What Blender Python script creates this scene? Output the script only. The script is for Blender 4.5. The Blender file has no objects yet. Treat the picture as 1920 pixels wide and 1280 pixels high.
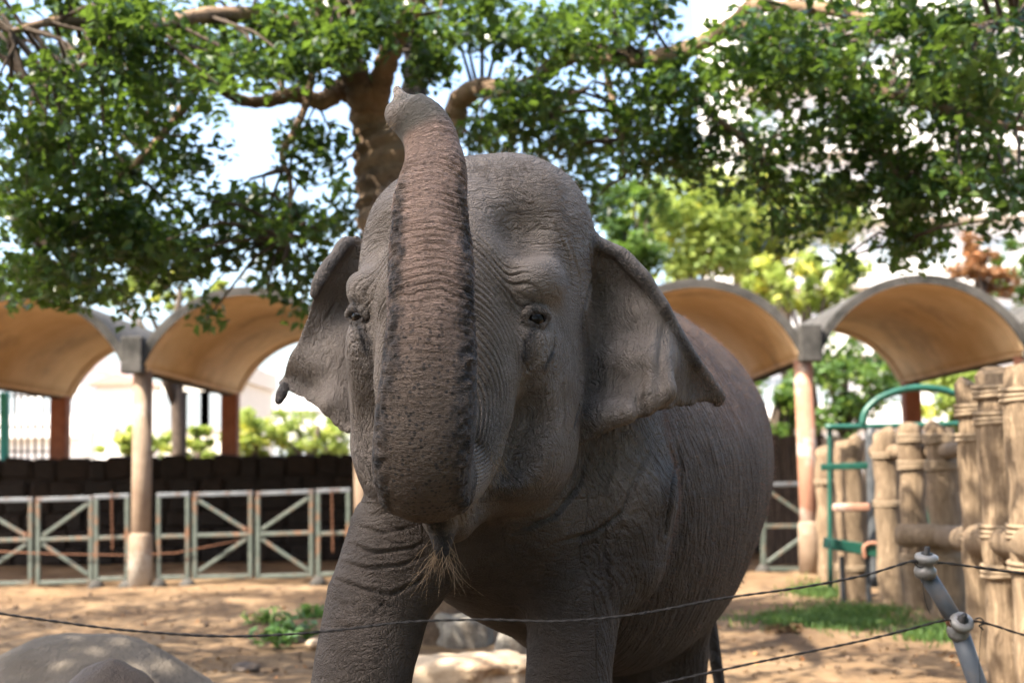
import bpy, bmesh, math, random
import numpy as np
from mathutils import Vector, Matrix
R = math.radians
random.seed(7)
SC = bpy.context.scene
COL = SC.collection
# ---------------------------------------------------------------- camera
FPX, TILT, ROLL, CAMH = 2400.0, math.atan(242 / 2400.0), R(1.0), 1.55
_f = Vector((0, math.cos(TILT), math.sin(TILT)))
_u0 = Vector((0, -math.sin(TILT), math.cos(TILT)))
_r0 = Vector((1, 0, 0))
_r = _r0 * math.cos(ROLL) - _u0 * math.sin(ROLL)
_u = _u0 * math.cos(ROLL) + _r0 * math.sin(ROLL)
cam_data = bpy.data.cameras.new('camera')
cam = bpy.data.objects.new('camera', cam_data)
COL.objects.link(cam)
cam_data.sensor_width = 36.0
cam_data.lens = 36.0 * FPX / 1920.0
cam_data.clip_start, cam_data.clip_end = 0.05, 2000.0
cam.matrix_world = Matrix(((_r.x, _u.x, -_f.x, 0), (_r.y, _u.y, -_f.y, 0), (_r.z, _u.z, -_f.z, CAMH), (0, 0, 0, 1)))
cam_data.dof.use_dof = True
cam_data.dof.focus_distance = 4.15
cam_data.dof.aperture_fstop = 2.2
SC.camera = cam
# ---------------------------------------------------------------- sky and sun
SUN_EL, SUN_AZ = R(52), R(-124)      # azimuth seen from the camera's +Y axis, clockwise positive (behind, to the left)
world = bpy.data.worlds.new('World')
SC.world = world
world.use_nodes = True
_nt = world.node_tree
_sky = _nt.nodes.new('ShaderNodeTexSky')
_sky.sky_type = 'NISHITA'
_sky.sun_disc = False
_sky.sun_elevation = SUN_EL
_sky.sun_rotation = SUN_AZ
_sky.air_density, _sky.dust_density, _sky.ozone_density = 1.0, 4.0, 1.0
_nt.nodes['Background'].inputs['Strength'].default_value = 0.15
_nt.links.new(_sky.outputs[0], _nt.nodes['Background'].inputs['Color'])
sun_data = bpy.data.lights.new('sun', 'SUN')
sun_data.energy = 4.4
sun_data.angle = R(0.53)
sun_data.color = (1.0, 0.90, 0.76)
sun = bpy.data.objects.new('sun', sun_data)
COL.objects.link(sun)
SUN_DIR = Vector((math.cos(SUN_EL) * math.sin(SUN_AZ), math.cos(SUN_EL) * math.cos(SUN_AZ), math.sin(SUN_EL)))  # towards the sun
sun.rotation_euler = SUN_DIR.to_track_quat('Z', 'Y').to_euler()
sun.location = SUN_DIR * 40
SC.view_settings.view_transform = 'Standard'
SC.view_settings.look = 'None'
SC.view_settings.gamma = 1.0
SC.view_settings.exposure = 2.1
SC.render.engine = 'CYCLES'
SC.cycles.use_denoising = True
SC.cycles.max_bounces = 8
SC.cycles.transparent_max_bounces = 8
SC.cycles.sample_clamp_indirect = 8.0


def P(px, py, Y):
    """point at distance Y in front of the camera that the photograph shows at pixel (px, py) of 1920 x 1280"""
    d = _f * FPX + _r * (px - 960.0) + _u * (640.0 - py)
    return Vector((0, 0, CAMH)) + d * (Y / d.y)


def PG(px, py, z=0.0):
    """point on the ground that shows at that pixel"""
    d = _f * FPX + _r * (px - 960.0) + _u * (640.0 - py)
    return Vector((0, 0, CAMH)) + d * ((z - CAMH) / d.z)


# ---------------------------------------------------------------- general helpers
def tag(o, label=None, cat=None, group=None, kind=None):
    if label: o['label'] = label
    if cat: o['category'] = cat
    if group: o['group'] = group
    if kind: o['kind'] = kind
    return o


def empty(name, loc=(0, 0, 0), rz=0.0):
    o = bpy.data.objects.new(name, None)
    o.empty_display_size = 0.2
    o.location = loc
    o.rotation_euler = (0, 0, rz)
    COL.objects.link(o)
    return o


def mesh_obj(name, verts, faces, mat=None, parent=None, smooth=False):
    me = bpy.data.meshes.new(name)
    me.from_pydata([tuple(v) for v in verts], [], faces)
    me.update()
    if smooth:
        me.shade_smooth()
    if mat: me.materials.append(mat)
    o = bpy.data.objects.new(name, me)
    COL.objects.link(o)
    if parent: o.parent = parent
    return o


def np_mesh(name, V, F, mat=None, parent=None, smooth=True):
    """fast mesh from numpy arrays; F is (n,3) or (n,4)"""
    V = np.asarray(V, np.float32); F = np.asarray(F, np.int32)
    me = bpy.data.meshes.new(name)
    k = F.shape[1]
    me.vertices.add(len(V)); me.vertices.foreach_set('co', V.ravel())
    me.loops.add(F.size); me.loops.foreach_set('vertex_index', F.ravel())
    me.polygons.add(len(F))
    me.polygons.foreach_set('loop_start', np.arange(0, F.size, k, dtype=np.int32))
    me.polygons.foreach_set('loop_total', np.full(len(F), k, np.int32))
    me.polygons.foreach_set('use_smooth', np.full(len(F), smooth, bool))
    me.update(calc_edges=True)
    if mat: me.materials.append(mat)
    o = bpy.data.objects.new(name, me)
    COL.objects.link(o)
    if parent: o.parent = parent
    return o


class MB:
    """collects boxes, tubes and lathes; build() makes ONE mesh object of them"""
    def __init__(s): s.v, s.f = [], []

    def box(s, c, size, rot=None, bev=0.0):
        c = Vector(c); hx, hy, hz = (q / 2 for q in size)
        b = min(bev, hx * .9, hy * .9, hz * .9)
        n = len(s.v)
        if b <= 0:
            pts = [(x, y, z) for z in (-hz, hz) for y in (-hy, hy) for x in (-hx, hx)]
            fs = [(0, 2, 3, 1), (4, 5, 7, 6), (0, 1, 5, 4), (2, 6, 7, 3), (0, 4, 6, 2), (1, 3, 7, 5)]
        else:
            bm = bmesh.new(); bmesh.ops.create_cube(bm, size=1)
            for v in bm.verts: v.co = Vector((v.co.x * 2 * hx, v.co.y * 2 * hy, v.co.z * 2 * hz))
            bmesh.ops.bevel(bm, geom=bm.edges[:], offset=b, segments=1, affect='EDGES', profile=.5)
            bm.verts.index_update()
            pts = [tuple(v.co) for v in bm.verts]; fs = [tuple(v.index for v in f.verts) for f in bm.faces]; bm.free()
        for p in pts:
            p = Vector(p)
            if rot is not None: p = rot @ p
            s.v.append(c + p)
        s.f += [tuple(i + n for i in f) for f in fs]
        return s

    def tube(s, pts, rad, seg=10, cap=True, flat=1.0):
        pts = [Vector(p) for p in pts]
        rads = rad if isinstance(rad, (list, tuple)) else [rad] * len(pts)
        n = len(s.v); prev = None
        for i, p in enumerate(pts):
            t = (pts[min(i + 1, len(pts) - 1)] - pts[max(i - 1, 0)])
            if t.length < 1e-9: t = Vector((0, 0, 1))
            t.normalize()
            if prev is None:
                a = Vector((0, 0, 1)) if abs(t.z) < .9 else Vector((1, 0, 0))
                x = t.cross(a).normalized()
            else:
                x = (prev - t * prev.dot(t))
                if x.length < 1e-6: x = t.orthogonal()
                x.normalize()
            prev = x; y = t.cross(x)
            for k in range(seg):
                a = 2 * math.pi * k / seg
                s.v.append(p + (x * math.cos(a) + y * math.sin(a) * flat) * rads[i])
        for i in range(len(pts) - 1):
            for k in range(seg):
                a, b = n + i * seg + k, n + i * seg + (k + 1) % seg
                s.f.append((a, b, b + seg, a + seg))
        if cap:
            s.f.append(tuple(n + k for k in reversed(range(seg))))
            s.f.append(tuple(n + (len(pts) - 1) * seg + k for k in range(seg)))
        return s

    def quad(s, a, b, c, d):
        n = len(s.v); s.v += [Vector(a), Vector(b), Vector(c), Vector(d)]; s.f.append((n, n + 1, n + 2, n + 3)); return s

    def build(s, name, mat=None, parent=None, smooth=False, origin=None):
        v = s.v
        if origin is not None: v = [q - Vector(origin) for q in v]
        o = mesh_obj(name, v, s.f, mat, parent, smooth)
        if origin is not None: o.location = origin
        return o


def vnoise(p, seed=0):
    """smooth value noise in [-1,1] for an (n,3) array"""
    p = np.asarray(p, np.float64)
    i = np.floor(p).astype(np.int64); f = p - i
    f = f * f * (3 - 2 * f)
    def h(ix, iy, iz):
        n = (ix * 374761393 + iy * 668265263 + iz * 2147483647 + seed * 1274126177) & 0xFFFFFFFF
        n = ((n ^ (n >> 13)) * 1274126177) & 0xFFFFFFFF
        n = ((n ^ (n >> 16)) * 2246822519) & 0xFFFFFFFF
        return ((n ^ (n >> 15)) & 0xFFFFFF) / float(0x7FFFFF) - 1.0
    r = 0
    for dx in (0, 1):
        wx = f[:, 0] if dx else 1 - f[:, 0]
        for dy in (0, 1):
            wy = f[:, 1] if dy else 1 - f[:, 1]
            for dz in (0, 1):
                wz = f[:, 2] if dz else 1 - f[:, 2]
                r = r + wx * wy * wz * h(i[:, 0] + dx, i[:, 1] + dy, i[:, 2] + dz)
    return r


def smooth_path(pts, vals, n):
    """Catmull-Rom through points with interpolated values"""
    pts = np.asarray(pts, float); vals = np.asarray(vals, float)
    X = np.c_[pts, vals]
    Xe = np.vstack([2 * X[0] - X[1], X, 2 * X[-1] - X[-2]])
    m = len(X) - 1; out = []
    for t in np.linspace(0, m - 1e-6, n):
        i = int(t); u = t - i
        a, b, c, d = Xe[i:i + 4]
        out.append(0.5 * (2 * b + (c - a) * u + (2 * a - 5 * b + 4 * c - d) * u * u + (3 * b - a - 3 * c + d) * u ** 3))
    out = np.array(out)
    return out[:, :3], out[:, 3:]


# ---------------------------------------------------------------- material helpers
def material(name):
    m = bpy.data.materials.new(name)
    m.use_nodes = True
    nt = m.node_tree
    return m, nt, nt.nodes['Principled BSDF']


def N(nt, typ, **kw):
    n = nt.nodes.new(typ)
    for k, v in kw.items():
        if k in n.inputs.keys(): n.inputs[k].default_value = v
        else: setattr(n, k, v)
    return n


def ramp(nt, fac, stops, interp='LINEAR'):
    n = nt.nodes.new('ShaderNodeValToRGB')
    n.color_ramp.interpolation = interp
    e = n.color_ramp.elements
    while len(e) < len(stops): e.new(0.5)
    for k, (p, c) in enumerate(stops):
        e[k].position = p
        e[k].color = c if len(c) == 4 else (*c, 1)
    nt.links.new(fac, n.inputs[0])
    return n.outputs[0]


def mixc(nt, fac, a, b, mode='MIX'):
    n = nt.nodes.new('ShaderNodeMix')
    n.data_type = 'RGBA'; n.blend_type = mode
    for s, v in ((n.inputs[0], fac), (n.inputs[6], a), (n.inputs[7], b)):
        if hasattr(v, 'is_linked'): nt.links.new(v, s)
        elif isinstance(v, (int, float)): s.default_value = v
        else: s.default_value = (*v, 1) if len(v) == 3 else v
    return n.outputs[2]


def mth(nt, op, a, b=None, c=None, clamp=False):
    n = nt.nodes.new('ShaderNodeMath'); n.operation = op; n.use_clamp = clamp
    for k, v in enumerate((a, b, c)):
        if v is None: continue
        if hasattr(v, 'is_linked'): nt.links.new(v, n.inputs[k])
        else: n.inputs[k].default_value = v
    return n.outputs[0]


def simple_mat(name, c1, c2, scale=6.0, rough=0.8, bump=0.3, bscale=None, spec=0.3, metallic=0.0, detail=6, dist=0.02, third=None):
    """two tones mixed by noise, with noise relief"""
    m, nt, b = material(name)
    tc = N(nt, 'ShaderNodeTexCoord')
    n1 = N(nt, 'ShaderNodeTexNoise', Scale=scale, Detail=detail, Roughness=0.65)
    nt.links.new(tc.outputs['Object'], n1.inputs['Vector'])
    col = ramp(nt, n1.outputs[0], [(0.32, c1), (0.68, c2)])
    if third:
        n3 = N(nt, 'ShaderNodeTexNoise', Scale=scale * .37, Detail=8, Roughness=.7)
        nt.links.new(tc.outputs['Object'], n3.inputs['Vector'])
        col = mixc(nt, ramp(nt, n3.outputs[0], [(0.52, (0, 0, 0)), (0.62, (1, 1, 1))]), col, third)
    nt.links.new(col, b.inputs['Base Color'])
    b.inputs['Roughness'].default_value = rough
    b.inputs['Metallic'].default_value = metallic
    b.inputs['Specular IOR Level'].default_value = spec
    n2 = N(nt, 'ShaderNodeTexNoise', Scale=bscale or scale * 5, Detail=6, Roughness=0.7)
    nt.links.new(tc.outputs['Object'], n2.inputs['Vector'])
    bp = N(nt, 'ShaderNodeBump', Strength=bump, Distance=dist)
    nt.links.new(n2.outputs[0], bp.inputs['Height'])
    nt.links.new(bp.outputs[0], b.inputs['Normal'])
    return m
# ================================================================ ground
def ground_material():
    m, nt, b = material('earth'); lk = nt.links.new
    tc = N(nt, 'ShaderNodeTexCoord').outputs['Object']
    def nz(s, d=6, r=.6):
        n = N(nt, 'ShaderNodeTexNoise', Scale=s, Detail=d, Roughness=r); lk(tc, n.inputs['Vector']); return n.outputs[0]
    col = ramp(nt, nz(.55, 7, .65), [(.34, (.095, .059, .033)), (.5, (.165, .108, .060)), (.66, (.235, .162, .096))])
    col = mixc(nt, ramp(nt, nz(1.9, 8, .7), [(.50, (0, 0, 0)), (.62, (.8, .8, .8))]), col, (.070, .046, .029))
    col = mixc(nt, ramp(nt, nz(9, 8, .7), [(.55, (0, 0, 0)), (.70, (.7, .7, .7))]), col, (.25, .185, .122))
    col = mixc(nt, ramp(nt, nz(60, 4, .6), [(.60, (0, 0, 0)), (.72, (.4, .4, .4))]), col, (.10, .07, .045))
    lk(col, b.inputs['Base Color']); b.inputs['Roughness'].default_value = .95; b.inputs['Specular IOR Level'].default_value = .15
    h = mth(nt, 'ADD', mth(nt, 'MULTIPLY', nz(7, 8, .65), 1.0), mth(nt, 'MULTIPLY', nz(45, 5, .65), .25))
    bp = N(nt, 'ShaderNodeBump', Strength=.6, Distance=.045); lk(h, bp.inputs['Height']); lk(bp.outputs[0], b.inputs['Normal'])
    return m


def axis(lo, hi, flo, fhi, fine, growth=1.25):
    a = list(np.arange(flo, fhi + 1e-6, fine)); s = fine; x = flo
    while x > lo: s *= growth; x -= s; a.insert(0, x)
    s = fine; x = a[-1]
    while x < hi: s *= growth; x += s; a.append(x)
    return np.array(a)


def ground_z(x, y):
    p = np.stack([x, y, np.zeros_like(x)], 1)
    z = .035 * vnoise(p * .8, 3) + .022 * vnoise(p * 2.3, 4) + .012 * vnoise(p * 6.0, 5)
    near = np.clip((y - 6.5) / 2.0, 0, 1) * np.clip((24 - y) / 2, 0, 1) * np.clip((11 - np.abs(x)) / 2, 0, 1)
    return z * near


gx = axis(-500, 500, -9, 9, .09); gy = axis(-120, 900, 6.5, 22, .09)
GX, GY = np.meshgrid(gx, gy, indexing='ij')
gv = np.stack([GX.ravel(), GY.ravel(), ground_z(GX.ravel(), GY.ravel())], 1)
gi = np.arange(len(gv)).reshape(GX.shape)
gf = np.stack([gi[:-1, :-1].ravel(), gi[1:, :-1].ravel(), gi[1:, 1:].ravel(), gi[:-1, 1:].ravel()], 1)
ground = np_mesh('ground', gv, gf, ground_material())
tag(ground, kind='structure')


def gz(x, y): return float(ground_z(np.array([x], float), np.array([y], float))[0])


# ---- added asphalt strip, unseen, darkening the ground to cut bounce light
path_m = simple_mat('dark_asphalt', (.028, .028, .029), (.055, .054, .053), 30, .85, .5, 120)
o = MB().quad((-30, -3.4, .006), (30, -3.4, .006), (30, 1.15, .006), (-30, 1.15, .006)).build('path', path_m); tag(o, kind='structure')

# ================================================================ shelter of concrete vaults behind the paddock
conc_grey = simple_mat('weathered_concrete', (.034, .032, .029), (.085, .080, .072), 3.0, .9, .5, 30, third=(.022, .022, .019))
paint_orange = simple_mat('ochre_paint', (.50, .345, .185), (.64, .475, .285), 1.6, .7, .25, 25, third=(.40, .29, .175))
paint_peel = simple_mat('peeling_column_paint', (.25, .185, .13), (.18, .125, .085), 4.0, .75, .35, 30, third=(.33, .295, .25))
paint_pink = simple_mat('peeling_pink_paint', (.26, .115, .070), (.33, .18, .12), 2.6, .75, .35, 30, third=(.44, .40, .35))
paint_rust = simple_mat('red_brown_paint', (.20, .075, .042), (.29, .12, .07), 5.0, .75, .25, 30)
YF, YB = 18.5, 23.9
SP = 414 * YF / 2400.0
ZS = P(265, 697, YF).z
def col_x(i): return (265 + 414 * i - 985) / 2400.0 * YF + 25 / 2400.0 * YF
DX = 25 / 2400.0
shelter = empty('vaulted_shelter', (col_x(2), YF, 0))
tag(shelter, 'open shelter with a row of ochre concrete barrel vaults on round columns', 'shelter')
def shp(mb, name, mat, parent=shelter, smooth=False, off=None):
    o = mb.build(name, mat, None, smooth)
    o.data.transform(Matrix.Translation(-shelter.location))
    o.parent = parent
    return o
Y0, Y1 = YF - .45, YB + .45
A_HALF, RISE = SP / 2 - .10, 1.02
RV = (A_HALF ** 2 + RISE ** 2) / (2 * RISE); CZ = ZS + .06 + RISE - RV; TH = math.asin(A_HALF / RV)
def arc_strip(cx, r0, r1, ya, yb, th, n=28):
    """a curved slab between two radii and two depths"""
    mb = MB()
    for k in range(n + 1):
        t = -th + 2 * th * k / n
        for y in (ya, yb):
            for r in (r0, r1):
                mb.v.append(Vector((cx + DX * (y - YF) + r * math.sin(t), y, CZ + r * math.cos(t))))
    for k in range(n):
        a = k * 4; b_ = a + 4
        mb.f += [(a, b_, b_ + 2, a + 2), (a + 1, a + 3, b_ + 3, b_ + 1), (a, a + 1, b_ + 1, b_), (a + 2, b_ + 2, b_ + 3, a + 3)]
    mb.f += [(0, 2, 3, 1), (n * 4, n * 4 + 1, n * 4 + 3, n * 4 + 2)]
    return mb
for i in range(-2, 6):
    cx = (col_x(i) + col_x(i + 1)) / 2
    v = shp(arc_strip(cx, RV + .004, RV + .07, Y0 - .06, Y1 + .06, TH * 1.055), 'roof_vault', conc_grey, smooth=False)
    shp(arc_strip(cx, RV - .03, RV, Y0 + .36, Y1 - .36, TH * .995), 'ceiling', paint_orange, v, smooth=True)
    shp(arc_strip(cx, RV - .05, RV + .002, Y0, Y0 + .36, TH * .99), 'arch_rib', paint_orange, v)
    shp(arc_strip(cx, RV - .05, RV + .002, Y1 - .36, Y1, TH * .99), 'arch_rib', paint_orange, v)
    shp(arc_strip(cx, RV - .052, RV + .0035, Y0 - .055, Y0 - .003, TH * 1.02), 'fascia', conc_grey, v)
for i in range(-2, 7):
    x = col_x(i)
    mb = MB()
    for k in range(2):
        y = Y0 + .10 if k == 0 else Y1
        for sx, z in ((-.12, ZS), (.12, ZS), (.12, ZS + .40), (-.12, ZS + .40)):
            mb.v.append(Vector((x + DX * (y - YF) + sx, y, z)))
    mb.f = [(0, 1, 2, 3), (7, 6, 5, 4), (0, 4, 5, 1), (1, 5, 6, 2), (2, 6, 7, 3), (3, 7, 4, 0)]
    shp(mb, 'valley_beam', paint_orange)
    mb = MB().box((x - .003, Y0 - .02, ZS + .20), (.30, .235, .52), bev=.015)
    shp(mb, 'beam_end', conc_grey)
    mb = MB().tube([(x, YF, -.1), (x, YF, ZS + .01)], .139, 20)
    c = shp(mb, 'column', paint_pink if i >= 2 else paint_peel, smooth=True)
    mb = MB().tube([(x, YF, -.1), (x, YF, .72), (x, YF, .76)], [.178, .168, .142], 20)
    shp(mb, 'column_sleeve', paint_peel, c, True)
    xb = x + DX * (YB - YF)
    mb = MB().box((xb, YB + .1, ZS / 2), (.30, .30, ZS + .02), bev=.02)
    shp(mb, 'rear_column', paint_rust)

# ---- dark rubble wall across the back of the shelter
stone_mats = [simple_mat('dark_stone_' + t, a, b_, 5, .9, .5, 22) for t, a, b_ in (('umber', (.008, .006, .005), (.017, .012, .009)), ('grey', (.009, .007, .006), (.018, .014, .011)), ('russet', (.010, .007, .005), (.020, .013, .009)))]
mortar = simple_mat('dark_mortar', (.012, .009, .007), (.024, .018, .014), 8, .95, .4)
WY = 23.3; WX0, WX1 = P(-420, 850, WY).x, P(1545, 850, WY).x
WH = P(400, 856, WY).z
wall = empty('rubble_wall', ((WX0 + WX1) / 2, WY, 0))
tag(wall, 'dark rubble stone wall across the back of the vaulted shelter', 'wall')
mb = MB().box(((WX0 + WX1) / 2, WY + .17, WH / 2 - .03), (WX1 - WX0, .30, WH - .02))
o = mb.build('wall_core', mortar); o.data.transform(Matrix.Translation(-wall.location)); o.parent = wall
srng = random.Random(5)
def stone_mesh(name, mat, seed):
    r = random.Random(seed); bm = bmesh.new(); bmesh.ops.create_cube(bm, size=1)
    bmesh.ops.bevel(bm, geom=bm.edges[:], offset=.14, segments=1, affect='EDGES', profile=.6)
    for v in bm.verts: v.co += Vector((r.uniform(-.07, .07), r.uniform(-.07, .07), r.uniform(-.07, .07)))
    me = bpy.data.meshes.new(name); bm.to_mesh(me); bm.free(); me.materials.append(mat); return me
wall_meshes = [stone_mesh('stone', stone_mats[k % 3], 30 + k) for k in range(9)]
z = .0; nst = 0
while z < WH - .05:
    hgt = srng.uniform(.24, .36)
    if z + hgt > WH - .12: hgt = WH - z
    x = WX0 + srng.uniform(0, .2)
    while x < WX1:
        w = srng.uniform(.30, .62)
        pxv = 960 + x / WY * 2400
        if pxv < 720 or pxv > 1380:
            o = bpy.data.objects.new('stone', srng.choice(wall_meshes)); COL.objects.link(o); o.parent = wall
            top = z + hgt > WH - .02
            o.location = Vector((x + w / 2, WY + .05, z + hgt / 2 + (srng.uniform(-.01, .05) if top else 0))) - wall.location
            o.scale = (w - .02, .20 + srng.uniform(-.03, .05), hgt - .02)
            o.rotation_euler = (srng.uniform(-.04, .04), srng.uniform(-.05, .05), srng.uniform(-.04, .04))
            nst += 1
        x += w
    z += hgt
print('stones', nst)

# ================================================================ buildings far behind
def bmat(name, c):
    return simple_mat(name, tuple(q * .93 for q in c), c, .8, .85, .1, 12)
white_wall = bmat('white_render', (.78, .765, .74)); cream_wall = bmat('cream_render', (.74, .68, .58)); grey_wall = bmat('grey_render', (.50, .50, .50))
gm, gnt, gb = material('window_glass'); gb.inputs['Base Color'].default_value = (.30, .35, .38, 1); gb.inputs['Roughness'].default_value = .12; gb.inputs['Specular IOR Level'].default_value = .7
frame_w = bmat('window_frame_white', (.7, .7, .7)); red_tile = bmat('red_roof_tile', (.46, .27, .21))
def building(name, label, x0, x1, Y, depth, h, mat, storeys, cols, win=(1.3, 1.4), balcony=True, roof=None):
    root = empty(name, ((x0 + x1) / 2, Y, 0)); tag(root, label, 'building')
    L = Matrix.Translation(-root.location)
    def put(mb, nm, mt, par=root):
        o = mb.build(nm, mt); o.data.transform(L); o.parent = par; return o
    put(MB().box(((x0 + x1) / 2, Y + depth / 2, h / 2), (x1 - x0, depth, h)), 'wall', mat)
    if roof:
        mb = MB(); xa, xb, ya, yb, zc = x0 - .4, x1 + .4, Y - .4, Y + depth + .4, h + .003
        mb.v = [Vector(q) for q in ((xa, ya, zc), (xb, ya, zc), (xb, yb, zc), (xa, yb, zc), ((xa + xb) / 2, ya, zc + roof), ((xa + xb) / 2, yb, zc + roof))]
        mb.f = [(0, 1, 4), (1, 2, 5, 4), (2, 3, 5), (3, 0, 4, 5), (3, 2, 1, 0)]
        put(mb, 'roof', red_tile)
    else:
        put(MB().box(((x0 + x1) / 2, Y + depth / 2, h + .35), (x1 - x0 + .3, depth + .3, .7)), 'parapet', mat)
    sh = h / storeys; sw = (x1 - x0) / cols
    for s in range(storeys):
        for c in range(cols):
            wx, wz = x0 + sw * (c + .5), sh * (s + .52)
            w = put(MB().box((wx, Y - .02, wz), (win[0] + .16, .16, win[1] + .16)), 'window', frame_w)
            put(MB().box((wx - win[0] * .25 - .01, Y - .07, wz), (win[0] * .46, .10, win[1])), 'pane', gm, w)
            put(MB().box((wx + win[0] * .25 + .01, Y - .07, wz), (win[0] * .46, .10, win[1])), 'pane', gm, w)
        if balcony:
            put(MB().box(((x0 + x1) / 2, Y - .35, sh * (s + .04) + .1), (x1 - x0 + .2, .75, .22)), 'balcony_slab', mat)
            put(MB().box(((x0 + x1) / 2, Y - .70, sh * (s + .04) + .62), (x1 - x0 + .2, .06, .80)), 'balcony_rail', white_wall)
    return root
def bx(px, Y): return (px - 960) / 2400 * Y
building('apartment_block', 'tall white apartment block showing through the leaves at the right', bx(1395, 62), bx(2250, 62), 62, 12, 30, white_wall, 9, 8)
building('house', 'white house with a red gabled roof seen under the left vaults', bx(178, 55), bx(262, 55), 55, 8, P(200, 722, 55).z, white_wall, 2, 2, (1.0, 1.1), False, roof=.5)
building('low_building', 'pale low building with grey windows beyond the wall at left', bx(300, 48), bx(425, 48), 48, 9, P(330, 708, 48).z, cream_wall, 2, 3, (1.2, 1.3), False)
building('low_building', 'broad white building at the far left beyond the wall', bx(-520, 58), bx(150, 58), 58, 9, P(100, 690, 58).z, white_wall, 2, 7, (1.2, 1.2), True)
building('low_building', 'small grey-windowed white building just left of the raised left ear', bx(440, 60), bx(640, 60), 60, 9, P(500, 770, 60).z, white_wall, 1, 4, (1.4, 1.2), False)
# ================================================================ trees
def leaf_material(name, dark, light, trans, gloss=.32):
    m, nt, b = material(name); lk = nt.links.new
    a = N(nt, 'ShaderNodeAttribute', attribute_name='tint')
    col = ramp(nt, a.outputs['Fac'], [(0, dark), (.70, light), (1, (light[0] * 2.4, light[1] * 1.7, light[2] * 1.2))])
    lk(col, b.inputs['Base Color']); b.inputs['Roughness'].default_value = gloss; b.inputs['Specular IOR Level'].default_value = .45
    tr = N(nt, 'ShaderNodeBsdfTranslucent'); lk(ramp(nt, a.outputs['Fac'], [(0, tuple(q * .6 for q in trans)), (1, trans)]), tr.inputs[0])
    mx = N(nt, 'ShaderNodeMixShader'); mx.inputs[0].default_value = .42
    lk(b.outputs[0], mx.inputs[1]); lk(tr.outputs[0], mx.inputs[2]); lk(mx.outputs[0], nt.nodes['Material Output'].inputs[0])
    return m


def leaves(name, clumps, mat, parent=None, seed=1, size=.10, droop=.35, origin=None, aspect=.58):
    """clumps: list of (centre, (rx,ry,rz), number of leaves); each leaf is a small folded blade with its own tint"""
    rng = np.random.default_rng(seed)
    C, T = [], []
    for c, r, n in clumps:
        u = rng.normal(size=(n, 3)); u /= np.linalg.norm(u, axis=1)[:, None]
        C.append(np.array(c) + u * (rng.random(n) ** .45)[:, None] * np.array(r))
        T.append(np.clip(rng.normal(.40 + rng.normal() * .24, .18, n), 0, 1))
    C = np.vstack(C); T = np.concatenate(T); n = len(C)
    d = np.c_[rng.normal(size=(n, 2)), rng.normal(size=n) * .5 - droop]; d /= np.linalg.norm(d, axis=1)[:, None]
    up = np.c_[rng.normal(size=(n, 2)) * .55, np.ones(n)]
    s = np.cross(d, up); s /= np.linalg.norm(s, axis=1)[:, None]; nn = np.cross(s, d)
    L = size * rng.uniform(.65, 1.3, n)[:, None]; W = L * aspect * .5
    base = C - d * L * .5
    V = np.stack([base, base + d * L * .45 + s * W + nn * L * .07, base + d * L - nn * L * .08, base + d * L * .45 - s * W + nn * L * .07, base + d * L * .5 - nn * L * .02], 1)
    k = np.arange(n)[:, None] * 5
    F = np.vstack([np.hstack([k, k + 4, k + 2, k + 1]), np.hstack([k, k + 3, k + 2, k + 4])])
    if origin is not None: V = V - np.array(origin)
    o = np_mesh(name, V.reshape(-1, 3), F, mat, parent, smooth=False)
    at = o.data.attributes.new('tint', 'FLOAT', 'POINT')
    at.data.foreach_set('value', np.repeat(T, 5).astype(np.float32))
    return o


bark_big = simple_mat('bark_tan', (.16, .105, .065), (.34, .235, .15), 3.0, .9, .9, 14, dist=.05, third=(.09, .062, .042))
bark_dark = simple_mat('bark_dark', (.045, .033, .025), (.10, .075, .055), 6, .9, .8, 18, dist=.03)
bark_shade = simple_mat('bark_silhouette', (.010, .009, .008), (.024, .020, .017), 6, .9, .8, 18, dist=.03)  # near-black bark: the shade of a silhouetted limb put into the colour
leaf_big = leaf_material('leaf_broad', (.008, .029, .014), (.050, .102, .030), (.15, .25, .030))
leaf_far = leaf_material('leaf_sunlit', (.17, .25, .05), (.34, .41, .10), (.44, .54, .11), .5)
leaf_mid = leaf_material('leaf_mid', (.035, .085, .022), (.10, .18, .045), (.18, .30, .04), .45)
leaf_dry = leaf_material('leaf_dry', (.22, .11, .05), (.36, .20, .10), (.35, .18, .07), .6)

TY = 12.2
SHADE_R = (2.5, 2.7)
big = empty('shade_tree', (PG(790, 1190).x, TY, 0))
tag(big, 'large spreading tree behind the elephant with a forked tan trunk and a wide leafy crown', 'tree')
BO = np.array(big.location)
def limb(name, pts, rads, mat=bark_big, parent=big, seg=12, sub=7):
    C, Rr = smooth_path([np.array(p) for p in pts], [[r] for r in rads], len(pts) * sub)
    rr = random.Random(name + str(pts[0]))
    rad = [max(.006, float(r[0]) * (1 + .09 * math.sin(k * 1.7) + rr.uniform(-.05, .05))) for k, r in enumerate(Rr)]
    mb = MB().tube([Vector(c - BO) for c in C], rad, seg)
    o = mb.build(name, mat, parent, True)
    LIMBS.append((C, Rr[:, 0]))
    return o
LIMBS = []
trunk = limb('trunk', [(P(800, 1190, TY).x, TY, -.15), (P(800, 1100, TY).x, TY, .5), P(778, 700, TY), P(748, 450, TY), P(736, 360, TY), P(716, 285, TY), P(694, 235, TY)], [.62, .46, .42, .37, .35, .29, .17], seg=18)
limb('branch', [P(705, 270, TY), P(686, 215, TY - .1), P(676, 160, TY - .3), P(640, 95, TY - .5), P(606, 30, TY - .8), P(585, -60, TY - 1.1)], [.20, .165, .145, .125, .115, .08])
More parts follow.
